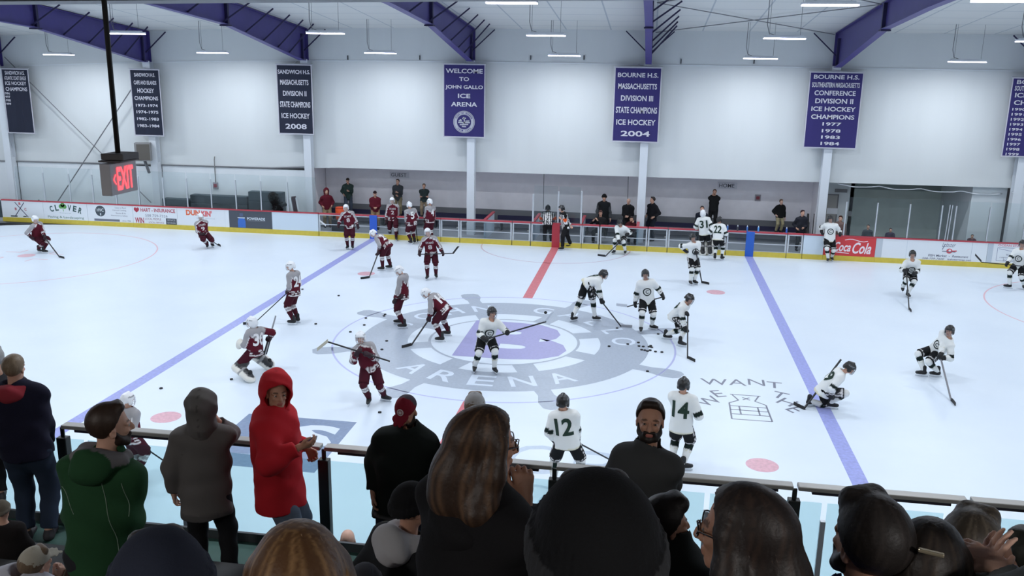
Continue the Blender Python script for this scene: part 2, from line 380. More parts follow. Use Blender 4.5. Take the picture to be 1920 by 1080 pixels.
for (y0, y1) in ((YW+.3, 0), (0, -15.3)):
    for i in range(24):
        a, b_ = -29.5+59*i/24, -29.5+59*(i+1)/24
        z = lambda x, y: ZE+SL*(YW-abs(y))+sag(x)
        vs = [(a, y0, z(a, y0)), (b_, y0, z(b_, y0)), (b_, y1, z(b_, y1)), (a, y1, z(a, y1))]
        rf.add(vs+[(p[0], p[1], p[2]+.2) for p in vs], [(0,1,2,3),(7,6,5,4),(0,4,5,1),(1,5,6,2),(2,6,7,3),(3,7,4,0)])
struct(rf, 'ceiling', mc)
struct(MB().box((-29.7, -28, -.1), (-29.5, 19, 11)), 'wall_left', M_wall); struct(MB().box((29.5, -28, -.1), (29.7, 19, 11)), 'wall_right', M_wall)
# rigid frames
def frame(x, i):
    s = sag(x); zt = lambda y: ZE+SL*(YW-abs(y))+s-.04
    prof = [(14.42, 7.36+s), (13.9, 7.36+s), (7.2, 8.5+s), (2.6, 8.86+s), (0, 9.0+s)]
    t = thing('roof_frame', FR_L[i], 'steel frame', (x, YW, 7.3+s), 'purple roof frames')
    web = MB(); poly = [(-y, z) for y, z in prof]+[(0, zt(0)), (-14.42, zt(14.42))]
    fr = Matrix(((0, 0, 1, x-.012), (-1, 0, 0, 0), (0, 1, 0, 0), (0, 0, 0, 1)))
    web.prism(poly, .024, fr); web.build('web', M_purple, t)
    fb = MB()
    for (a, b_) in zip(prof[:-1], prof[1:]): fb.bar((x, a[0], a[1]), (x, b_[0], b_[1]), .24, .03)
    fb.bar((x, 14.42, zt(14.42)), (x, 0, zt(0)), .24, .03); fb.box((x-.12, 14.41, 7.36+s), (x+.12, 14.44, zt(14.42)))
    fb.build('flange', M_purple, t)
    st = MB().box((x-.12, 7.14, 8.5+s), (x+.12, 7.26, zt(7.2))).box((x-.15, 7.05, 8.44+s), (x+.15, 7.35, 8.49+s)); st.build('splice_plate', M_purple_d, t)
    st = MB().box((x-.11, 13.86, 7.4+s), (x+.11, 13.94, zt(13.9)-.25)); st.build('stiffener', M_purple_d, t)
    for y in (1.6, 4.6, 7.0, 8.7, 10.2, 11.5, 12.6):
        zb = np.interp(-y, [-p[0] for p in prof], [p[1] for p in prof])
        MB().bar((x+.02, y, zb+.06), (x+1.0, y+.25, zt(y)-.02), .05, .05).build('flange_brace', M_purple_d, t)
    for sx in (-1, 1): MB().bar((x+sx*.02, 14.2, 7.75+s), (x+sx*.95, 14.3, zt(14.3)-.02), .045, .045).build('flange_brace', M_purple_d, t)
    # mirror half towards the stands, out of the picture but real
    nb = MB(); zn = lambda y: ZE+SL*(YW+y)+s-.04
    nb.add([(x-.012, 0, 9.0+s), (x+.012, 0, 9.0+s), (x+.012, -14.3, zn(-14.3)-.3), (x-.012, -14.3, zn(-14.3)-.3), (x-.012, 0, zn(0)), (x+.012, 0, zn(0)), (x+.012, -14.3, zn(-14.3)), (x-.012, -14.3, zn(-14.3))], [(0,3,2,1),(4,5,6,7),(0,1,5,4),(1,2,6,5),(2,3,7,6),(3,0,4,7)])
    nb.bar((x, 0, 9.0+s), (x, -14.3, zn(-14.3)-.3), .24, .03)
    nb.build('near_rafter', M_purple, t)
FR_L = ('purple roof frame at the far left edge, above the left banner with no dates below', 'purple roof frame above the banner listing 1973-1974', 'purple roof frame above the 2008 banner',
        'purple roof frame above the welcome banner', 'purple roof frame seen end on above the 2004 banner', 'purple roof frame above the southeastern conference banner', 'purple roof frame at the right edge above the last banner', 'purple roof frame past the right corner')
for i, x in enumerate(COLX[:7]): frame(x, i)
# brace rods
def rod(name, pts, r, label, group=None):
    o = MB().tube(pts, r, 6).build(name, M_grey, loc=pts[0]); tag(o, label, 'brace rod', group); return o
s0 = sag(-22)
rod('brace_rod', [(-25.1, 14.3, 7.6+s0), (-18.6, 14.3, .9)], .02, 'thin grey brace rod running down to the right on the left wall')
rod('brace_rod', [(-18.5, 14.24, 6.6), (-23.6, 14.24, .3)], .025, 'thin grey brace rod crossing it, running down to the left')
for i, (a, b_) in enumerate((((3.6, 14.3), (10.4, 7.2)), ((10.4, 14.3), (3.6, 7.2)), ((3.6, 7.2), (10.4, .2)), ((10.4, 7.2), (3.6, .2)))):
    za, zb = ZE+SL*(YW-a[1])-.1, ZE+SL*(YW-b_[1])-.1
    rod('roof_brace_rod', [(a[0], a[1], za), (b_[0], b_[1], zb)], .016, ('roof brace rod running from the end-on frame out over the home bench', 'roof brace rod crossing from the right frame at the eave', 'roof brace rod running from the end-on frame higher up the roof', 'roof brace rod crossing from the right frame higher up')[i])
# ---- hanging lights
ME = mat('lamp_diffuser', (235, 228, 255), .4, emit=9., ecol=(.90, .84, 1.0))
def light_proto():
    t = thing('hanging_light', 'x', 'ceiling light', (0, 0, 0), 'hanging strip lights')
    MB().box((-.61, -.17, .0), (.61, .17, .05)).box((-.55, -.05, .05), (.55, .05, .09)).build('housing', M_white, t)
    MB().box((-.6, -.16, -.03), (.6, .16, -.002)).build('diffuser', ME, t)
    return t
LP = light_proto(); used = False
ROWS = [(12.0, 7.62, 'far row under the wall'), (6.0, 8.16, 'middle row'), (-1., 8.68, 'near row'), (-7.5, 8.6, 'row over the near ice'), (-12.6, 8.0, 'row along the stands')]
LX = [-27.6, -20.8, -14.0, -7.0, .22, 7.45, 14.6, 21.8]
NM = ['outermost beyond the left edge', 'leftmost in the picture', 'second from the left', 'third from the left', 'middle', 'third from the right', 'second from the right', 'rightmost']
for (y, z, rn) in ROWS:
    for i, x in enumerate(LX):
        t = LP if not used else copy_tree(LP); used = True
        zz = z+sag(x)*.8+(.14 if y == -1. and i > 5 else 0); t.location = (x, y, zz); t['label'] = 'hanging strip light, %s of the %s' % (NM[i], rn)
        for sx in (-.45, .45):
            ztop = ZE+SL*(YW-abs(y))+sag(x)
            MB().tube([(x+sx, y, zz+.08), (x+sx, y, ztop)], .006, 5).build('hanger_wire', M_grey, t)
        MB().tube([(x-.52, y, ztop), (x-.53, y, zz+.4), (x-.46, y, zz+.14), (x-.3, y, zz+.09)], .012, 5).build('cable', M_grey, t)
        la = bpy.data.lights.new('lamp', 'AREA'); la.shape = 'RECTANGLE'; la.size = 1.2; la.size_y = .3; la.energy = LAMP_W; la.color = LAMP_C; la.spread = math.radians(172)
        lo = bpy.data.objects.new('lamp', la); COL.objects.link(lo); lo.parent = t; lo.location = (0, 0, -.035)
# ================================================================== figures: smooth implicit bodies meshed into one surface
def V3(p): return np.array(p, float)
def nrm(v): v = np.array(v, float); return v/max(1e-9, np.linalg.norm(v))
UP = np.array([0, 0, 1.])

class Sdf:
    """soft union of tapered capsules and ellipsoids; cuts shave it, colours follow the nearest limb"""
    def __init__(s, k=.03): s.p = []; s.k = k; s.cuts = []; s.noise = 0.; s.nfreq = 14.; s.fn = None
    def cap(s, a, b, ra, rb=None, flat=None, ff=1., k=None, cut=None, sub=False):
        s.p.append(('c', V3(a), V3(b), ra, ra if rb is None else rb, None if flat is None else nrm(flat), ff, s.k if k is None else k, cut or (), sub)); return s
    def ell(s, c, fr, rad, k=None, sub=False, cut=None):
        s.p.append(('e', V3(c), np.array(fr, float), V3(rad), 0, 0, 0, s.k if k is None else k, cut or (), sub)); return s
    def chain(s, pts, rs, **kw):
        for i in range(len(pts)-1): s.cap(pts[i], pts[i+1], rs[i], rs[i+1], **kw)
        return s
    def bounds(s):
        lo, hi = [], []
        for p in s.p:
            if p[9]: continue
            if p[0] == 'c':
                r = max(p[3], p[4])*1.05*max(1, p[6]); lo += [p[1]-r, p[2]-r]; hi += [p[1]+r, p[2]+r]
            else:
                r = np.abs(p[2].T*p[3]).sum(1); lo.append(p[1]-r); hi.append(p[1]+r)
        return np.min(lo, 0), np.max(hi, 0)
    def mesh(s, vox, adapt=0.):
        lo, hi = s.bounds(); pad = vox*4+.01; lo = lo-pad; hi = hi+pad
        n = np.ceil((hi-lo)/vox).astype(int)+1; BIG = .5
        D = np.full(n, BIG, np.float32)
        ax = [lo[i]+vox*np.arange(n[i]) for i in range(3)]
        for p in s.p:
            k = p[7]
            if p[0] == 'c':
                r = max(p[3], p[4])*max(1, p[6])+k+3*vox; a, b = np.minimum(p[1], p[2])-r, np.maximum(p[1], p[2])+r
            else:
                r = np.abs(p[2].T*p[3]).sum(1)+k+3*vox; a, b = p[1]-r, p[1]+r
            i0 = np.clip(((a-lo)/vox).astype(int), 0, n); i1 = np.clip(((b-lo)/vox).astype(int)+2, 0, n)
            if np.any(i1 <= i0): continue
            sl = tuple(slice(i0[i], i1[i]) for i in range(3))
            X = np.stack(np.meshgrid(ax[0][sl[0]], ax[1][sl[1]], ax[2][sl[2]], indexing='ij'), -1)
            if p[0] == 'c':
                q = X-p[1]; ba = p[2]-p[1]
                if p[5] is not None:
                    g = 1/p[6]-1; q = q+g*(q@p[5])[..., None]*p[5]; ba = ba+g*(ba@p[5])*p[5]
                h = np.clip((q@ba)/max(1e-9, ba@ba), 0, 1); d = np.linalg.norm(q-h[..., None]*ba, axis=-1)-(p[3]+(p[4]-p[3])*h)
                if p[5] is not None and p[6] < 1: d = d*(.5+.5*p[6])
            else:
                q = (X-p[1])@p[2].T/p[3]; l = np.linalg.norm(q, axis=-1); g = np.linalg.norm(q/p[3], axis=-1)+1e-9; d = l*(l-1)/g
            for (o, nn) in p[8]: d = np.maximum(d, (X-V3(o))@V3(nn))
            cur = D[sl]
            if p[9]:
                D[sl] = np.maximum(cur, -d) if k < 1e-4 else -(np.minimum(-cur, d)-np.maximum(k-np.abs(-cur-d), 0)**2/(4*k))
            elif k < 1e-4: D[sl] = np.minimum(cur, d)
            else: D[sl] = np.minimum(cur, d)-np.maximum(k-np.abs(cur-d), 0)**2/(4*k)
        if s.cuts or s.noise or s.fn:
            X = np.stack(np.meshgrid(*ax, indexing='ij'), -1)
            if s.noise:
                f = s.nfreq; sd = s.noise
                D += sd*(np.sin(f*X[..., 0]+2.1*np.sin(f*.7*X[..., 2]))*np.sin(f*1.3*X[..., 2]+1.7*np.sin(f*.8*X[..., 1]))+.5*np.sin(f*2.3*X[..., 1]+f*1.9*X[..., 2]))
            if s.fn: D = s.fn(X, D)
            for (o, nn) in s.cuts: D = np.maximum(D, (X-V3(o))@V3(nn))
        G = vdb.FloatGrid(background=float(3*vox))
        G.copyFromArray(np.clip(D, -3*vox, 3*vox).astype(np.float32), tolerance=0)
        P, T, Q = G.convertToPolygons(0., adapt)
        return P*vox+lo, T, Q

def mk_mesh(name, P, T, Q, col, m, root=None, base=None, label=None):
    base = V3(base if base is not None else (0, 0, 0))
    me = bpy.data.meshes.new(name); nv = len(P); nt_, nq = len(T), len(Q)
    me.vertices.add(nv); me.vertices.foreach_set('co', (P-base).astype(np.float32).ravel())
    idx = np.concatenate([T[:, ::-1].ravel() if nt_ else np.zeros(0, int), Q[:, ::-1].ravel() if nq else np.zeros(0, int)]).astype(np.int32)
    tot = np.concatenate([np.full(nt_, 3), np.full(nq, 4)]).astype(np.int32); st = np.concatenate([[0], np.cumsum(tot)[:-1]]).astype(np.int32)
    me.loops.add(len(idx)); me.loops.foreach_set('vertex_index', idx)
    me.polygons.add(len(tot)); me.polygons.foreach_set('loop_start', st); me.polygons.foreach_set('loop_total', tot)
    me.polygons.foreach_set('use_smooth', np.ones(len(tot), bool))
    me.update(calc_edges=True)
    if col is not None:
        c = np.ones((nv, 4), np.float32); c[:, :3] = col
        a = me.color_attributes.new('Col', 'FLOAT_COLOR', 'POINT'); a.data.foreach_set('color', c.ravel())
    me.materials.append(m)
    o = bpy.data.objects.new(name, me); COL.objects.link(o)
    if root is not None: o.parent = root
    else: o.location = base
    if label: o['label'] = label
    return o

CLOTH = attr_mat('dyed_cloth', .92, .2, .3, 260.)
SKIN = attr_mat('skin', .55, .4, .12, 180.)
GEAR = attr_mat('hard_plastic_gear', .35, .5, 0.)
LEATHER = attr_mat('leather', .6, .35, .2, 120.)
HAIRM = attr_mat('hair', .5, .35, .35, 90.)
M_blade = mat('skate_steel', (215, 220, 226), .25, .8)
M_eye = mat('eye_white', (190, 184, 176), .3); M_iris = mat('eye_dark', (40, 28, 20), .2)
SK = {'a': (205, 160, 138), 'b': (188, 140, 116), 'c': (214, 172, 152)}

def flatcol(rgb): c = np.array(lin(rgb)); return lambda P: np.broadcast_to(c, (len(P), 3))
def seg_near(P, segs):
    """index of the nearest segment (distance over its radius) and the place 0..1 along it"""
    best = np.full(len(P), 1e9); bi = np.zeros(len(P), int); bt = np.zeros(len(P))
    for i, (a, b, r) in enumerate(segs):
        a, b = V3(a), V3(b); ba = b-a; h = ((P-a)@ba)/max(1e-9, ba@ba); hc = np.clip(h, 0, 1)
        d = np.linalg.norm(P-a-hc[:, None]*ba, axis=1)/r; mk = d < best; best[mk] = d[mk]; bi[mk] = i; bt[mk] = h[mk]
    return bi, bt

def ik(a, b, l1, l2, pole):
    """middle joint between a and b, bent towards pole"""
    a, b = V3(a), V3(b); d = b-a; L = np.linalg.norm(d)
    if L > (l1+l2)*.998: k = L/((l1+l2)*.998); l1 *= k; l2 *= k
    L = max(L, abs(l1-l2)+1e-3); u = nrm(d); x = (l1*l1-l2*l2+L*L)/(2*L); h = math.sqrt(max(0, l1*l1-x*x))
    p = V3(pole); p = p-u*(p@u); return a+u*x+nrm(p)*h

def hand_prims(S, w, d, nrm_palm, side, s=1., curl=.6, fat=1., spread=.12, thumb=.6, k=.006, point=False):
    """palm, four unequal bent fingers and a thumb from the side of the palm. d: wrist to knuckles, nrm_palm: out of the palm, side +1 = thumb towards d x palm"""
    d = nrm(d); n = V3(nrm_palm); n = nrm(n-d*(n@d)); x = np.cross(d, n)*side     # x points to the thumb side
    pl = .088*s; kn = []
    S.cap(w, w+d*.03*s, .027*s*fat, .03*s*fat, flat=n, ff=.75, k=k*2)
    for j, o in enumerate((-.030, -.010, .010, .030)):
        b = w+d*(.03*s)+x*o*.55*s; e = w+d*(pl-(.012 if j == 0 else .004 if j == 1 else 0)*s)+x*o*s*(1+.15*fat-.15)
        S.cap(b, e, .016*s*fat, .0125*s*fat, flat=n, ff=.9, k=k*1.6); kn.append(e)
    for j, L in enumerate((.062, .076, .082, .074)):     # little ... index
        p = kn[j]; ang = 0; c = curl*(1.1 if j == 0 else 1.)
        if point and j == 3: c = .1
        dd = nrm(d+x*(j-1.5)*spread)
        for q, fr in enumerate((.45, .31, .24)):
            ang += c*(.75 if q == 0 else 1.) ; v = dd*math.cos(ang)+n*math.sin(ang); e = p+v*L*fr*s
            S.cap(p, e, (.0098-.0011*q)*s*fat, (.0092-.0013*q)*s*fat, k=k*.7); p = e
    b = w+d*.028*s+x*.024*s+n*.004*s; m_ = b+(x*.62+d*.62+n*.35*thumb)*.040*s; e = m_+(x*(.35-.4*thumb)+d*.8+n*.55*thumb)*.034*s; e2 = e+(x*(.1-.7*thumb)+d*.75+n*.55*thumb)*.026*s
    S.chain([b, m_, e, e2], [.015*s*fat, .0125*s*fat, .0105*s*fat, .0085*s*fat], k=k)
    return S

def head_prims(S, c, f, u, s=1., k=.012, nose=1., jaw=1., ears=True, female=False):
    """skull, brow, cheeks, nose, lips, chin, ears around the skull centre c"""
    f = nrm(f); r = nrm(np.cross(f, u)); u = np.cross(r, f); fr = np.array([r, f, u])
    P = lambda x, y, z: c+(r*x+f*y+u*z)*s
    S.ell(P(0, -.012, .03), fr, V3((.073, .094, .088))*s, k=k)
    S.ell(P(0, .022, -.03), fr, V3((.058*jaw, .068, .075))*s, k=k*1.5)
    S.cap(P(0, .068, -.088), P(0, .06, -.072), .020*s*jaw, .03*s, k=k)           # chin
    for x in (-1, 1):
        S.cap(P(x*.045*jaw, .02, -.07), P(x*.02, .062, -.09), .016*s, .016*s, k=k*1.3)   # jaw line
        S.cap(P(x*.02, .082, .018), P(x*.05, .064, .014), .0105*s, .009*s, k=k*.8)        # brow
        S.ell(P(x*.034, .068, -.026), fr, V3((.020, .016, .016))*s, k=k)                   # cheek
        if ears:
            S.ell(P(x*.075, -.008, -.014), fr, V3((.010, .018, .030))*s, k=k*.4); S.ell(P(x*.083, -.004, -.012), fr, V3((.006, .009, .016))*s, k=.003, sub=True)
        S.ell(P(x*.031, .094, .001), fr, V3((.015, .014, .010))*s, k=.006, sub=True)       # eye hollow
        S.ell(P(x*.031, .077, .000), fr, V3((.013, .0125, .0115))*s, k=.002)                 # lids
    S.chain([P(0, .088, .008), P(0, .104*nose, -.02), P(0, .108*nose, -.032)], [.009*s, .011*s, .0125*s], k=k*.5)
    for x in (-1, 1): S.cap(P(x*.010, .094, -.036), P(x*.012, .090, -.036), .008*s, k=k*.4)
    S.cap(P(-.018, .086, -.060), P(.018, .086, -.060), .0075*s, k=.005); S.cap(P(-.015, .084, -.070), P(.015, .084, -.070), .008*s, k=.005)
    return fr

def face_cols(P, c, fr, s, skin, lips=(168, 100, 92)):
    base = np.array(lin(skin)); C = np.tile(base, (len(P), 1)); q = ((P-c)@fr.T)/s
    lm = (np.abs(q[:, 0]) < .022) & (q[:, 1] > .078) & (np.abs(q[:, 2]+.065) < .011); C[lm] = lin(lips)
    em = (np.abs(np.abs(q[:, 0])-.031) < .013) & (q[:, 1] > .082) & (np.abs(q[:, 2]) < .007); C[em] = base*.45
    bm = (np.abs(np.abs(q[:, 0])-.034) < .019) & (q[:, 1] > .07) & (np.abs(q[:, 2]-.023) < .0055); C[bm] = base*.3
    return C

# ---------------------------------------------------------------- pose
class Pose: pass
def make_pose(feet, hip, neck, head, hl, hr, fdir, H=1.76, ankle=.10, head_dir=None, head_up=None, twist=None, sw=.19, hipw=.095, arm=None, knee_out=.15, elL=None, elR=None, knee_pole=None, leg=None):
    q = Pose(); s = H/1.76; q.s = s
    f = nrm(fdir); f[2] = 0; f = nrm(f); q.f = f; rs = np.array([f[1], -f[0], 0.]); q.rs = rs
    q.hip, q.neck, q.head = V3(hip), V3(neck), V3(head)
    t = nrm(q.neck-q.hip); q.t = t
    cr = rs if twist is None else nrm(rs*math.cos(twist)-f*math.sin(twist))   # chest turned (positive: to the right)
    cr = nrm(cr-t*(cr@t)); q.cr = cr; q.cf = nrm(np.cross(t, cr))*1.; q.cf = q.cf if q.cf@f > -.2 else -q.cf
    q.cf = nrm(np.cross(UP if abs(t[2]) > .3 else t, cr)) if False else nrm(np.cross(t, cr))
    q.shL = q.neck-t*.055*s-cr*sw*s; q.shR = q.neck-t*.055*s+cr*sw*s
    q.hipL = q.hip-rs*hipw*s-UP*.02; q.hipR = q.hip+rs*hipw*s-UP*.02
    q.wL, q.wR = V3(hl), V3(hr); ua, fa = (.285*s, .26*s) if arm is None else arm
    q.eL = ik(q.shL, q.wL, ua, fa, elL if elL is not None else (-f*.7-UP*.6-cr*.55)); q.eR = ik(q.shR, q.wR, ua, fa, elR if elR is not None else (-f*.7-UP*.6+cr*.55))
    q.footL, q.footR = V3(feet[0]), V3(feet[1]); q.aL = q.footL+UP*ankle; q.aR = q.footR+UP*ankle
    kp = f if knee_pole is None else V3(knee_pole)
    l1, l2 = (.43*s, .42*s) if leg is None else (leg*s, leg*s)
    q.kL = ik(q.hipL, q.aL, l1, l2, kp-rs*knee_out); q.kR = ik(q.hipR, q.aR, l1, l2, kp+rs*knee_out)
    hd = nrm(head_dir if head_dir is not None else f); q.hf = hd
    hu = nrm(q.head-q.neck) if head_up is None else nrm(head_up); hu = nrm(hu*.4+UP*.6); q.hu = nrm(hu-hd*(hu@hd)); q.toeL = q.toeR = f
    return q

def body_mesh(q, name, root, base, skin, vox, hands=None, adapt=.15, bare=True, feet=True, face=True, fem=False, legs=True):
    """one continuous skin surface, head to foot"""
    s = q.s; S = Sdf(.03); t, cr, cf = q.t, q.cr, q.cf
    fr = head_prims(S, q.head, q.hf, q.hu, s*1.02, female=fem)
    S.cap(q.neck-t*.05*s, q.head-q.hu*.05*s-q.hf*.012*s, .056*s, .052*s, k=.03)
    L = np.linalg.norm(q.neck-q.hip)
    S.cap(q.hip, q.hip+t*L*.38, .135*s, .118*s, flat=cf, ff=.75); S.cap(q.hip+t*L*.38, q.hip+t*L*.76, .122*s, .142*s, flat=cf, ff=.72); S.cap(q.shL, q.shR, .058*s, .058*s, k=.05)
    for sh, e, w_ in ((q.shL, q.eL, q.wL), (q.shR, q.eR, q.wR)):
        S.cap(sh, e, .052*s, .04*s, k=.035); S.cap(e, w_, .041*s, .027*s)
    if legs:
        for hp, kn, an in ((q.hipL, q.kL, q.aL), (q.hipR, q.kR, q.aR)):
            S.cap(hp, kn, .088*s, .056*s, k=.05); S.cap(kn, kn+(an-kn)*.35, .054*s, .056*s); S.cap(kn+(an-kn)*.35, an, .056*s, .036*s)
        if feet:
            for an, to in ((q.aL, q.toeL), (q.aR, q.toeR)): S.cap(an-UP*.04, an-UP*.055+to*.13*s, .034*s, .028*s, k=.02)
    for i, (w_, e) in enumerate(((q.wL, q.eL), (q.wR, q.eR))):
        hd = (hands or {}).get('LR'[i], {})
        d = hd.get('d', nrm(w_-e)); n = hd.get('n', None)
        if n is None: n = -q.cr if i == 1 else q.cr
        hand_prims(S, w_, d, n, hd.get('side', -1 if i == 0 else 1), s*hd.get('s', 1.), hd.get('curl', .55), point=hd.get('point', False), thumb=hd.get('thumb', .6), spread=hd.get('spread', .12))
    P, T, Q = S.mesh(vox, adapt)
    C = face_cols(P, q.head, fr, s*1.02, skin) if face else np.tile(lin(skin), (len(P), 1))
    return mk_mesh(name, P, T, Q, C, SKIN, root, base)

def eyes(q, root, base):
    s = q.s*1.02; f = nrm(q.hf); r = nrm(np.cross(f, q.hu)); u = np.cross(r, f); mb = MB()
    for x in (-1, 1):
        c = q.head+(r*x*.031+f*.0768)*s
        for rad, off, m in ((.0118, 0, 0), (.0074, .0058, 1)):
            n = 8; vs = []; fs = []; cc = c+f*off*s
            for i in range(n+1):
                a = PI*i/n
                for k in range(10): b_ = 2*PI*k/10; vs.append(cc+(f*math.cos(a)+r*math.sin(a)*math.cos(b_)+u*math.sin(a)*math.sin(b_))*rad*s)
            for i in range(n):
                for k in range(10): j = (k+1) % 10; fs.append((i*10+k, (i+1)*10+k, (i+1)*10+j, i*10+j))
            mb.add(vs, fs, m)
    return mb.build('eyes', [M_eye, M_iris], root, smooth=True)

def decal(target, s, c, xa, za, w, h, rgb, root, name, off=.008, bold=.03, mb=None):
    """number or crest laid on the cloth: letters projected along -za onto the mesh of target"""
    if mb is None: mb = MB(); put_text(mb, s, (0, 0, 0), (1, 0, 0), (0, 1, 0), w, h, bold=bold)
    import bmesh
    bm = bmesh.new(); vs = [bm.verts.new(p) for p in mb.v]
    for f_ in mb.f:
        try: bm.faces.new([vs[i] for i in f_])
        except ValueError: pass
    bmesh.ops.triangulate(bm, faces=bm.faces[:])
    for _ in range(2):
        e = [x for x in bm.edges if x.calc_length() > .05]
        if e: bmesh.ops.subdivide_edges(bm, edges=e, cuts=1)
        bmesh.ops.triangulate(bm, faces=bm.faces[:])
    me0 = target.data; tv = [target.matrix_world @ v.co if False else v.co for v in me0.vertices]
    bvh = BVHTree.FromPolygons([tuple(v) for v in tv], [tuple(p.vertices) for p in me0.polygons])
    base = V3(root.location); za = nrm(za); xa = nrm(V3(xa)-za*(V3(xa)@za)); ya = np.cross(za, xa); c = V3(c)-base
    for v in bm.verts:
        p = c+xa*v.co.x+ya*v.co.y+za*.4; hit = bvh.ray_cast(Vector(p), Vector(-za), 1.2)
        v.co = (hit[0]+Vector(za)*off) if hit[0] is not None else Vector(c+xa*v.co.x+ya*v.co.y)
    me = bpy.data.meshes.new(name); bm.to_mesh(me); bm.free(); me.materials.append(mat('print_%d_%d_%d' % tuple(rgb), rgb, .8))
    o = bpy.data.objects.new(name, me); COL.objects.link(o); o.parent = target; return o
# ================================================================== hockey players and officials
MAR, MARD, GRY, WHT = lin((88, 24, 38)), lin((66, 22, 34)), lin((158, 156, 158)), lin((228, 226, 226))
JWH, GRN, BLK, CRM = lin((226, 228, 226)), lin((22, 35, 32)), lin((26, 27, 29)), lin((214, 210, 186))

def stick(name, label, butt, heel, tip, shaft=(30, 30, 32), blade=(34, 34, 36), goalie=False):
    butt, heel, tip = V3(butt), V3(heel), V3(tip)
    t = thing('hockey_stick', label, 'hockey stick', heel, 'hockey sticks in play')
    MB().bar(butt, heel, .034, .026).build('shaft', mat('stick_shaft_%d' % shaft[0], shaft, .4), t)
    d = nrm(tip-heel); L = .31; side = nrm(np.cross(d, UP)); mb = MB(); n = 7; vs = []; sh = nrm(butt-heel); hgt = .075 if not goalie else .1
    for i in range(n):
        x = i/(n-1); c = heel+d*L*x+side*.035*x*x; u = nrm(UP if abs(d[2]) < .7 else sh)
        for (a, b_) in ((-.006, -.0), (.006, -.0), (.005, hgt), (-.005, hgt)): vs.append(c+side*a*1.3+u*(b_-.01))
    fs = [(0, 3, 2, 1), tuple((n-1)*4+k for k in (0, 1, 2, 3))]
    for i in range(n-1):
        for k in range(4): j = (k+1) % 4; fs.append((i*4+k, i*4+j, i*4+4+j, i*4+4+k))
    mb.add(vs, fs)
    if goalie: mb.bar(heel+sh*.0, heel+sh*.6, .02, .085)
    mb.build('blade', mat('stick_blade_%d_%d_%d' % tuple(blade), blade, .7), t)
    return t

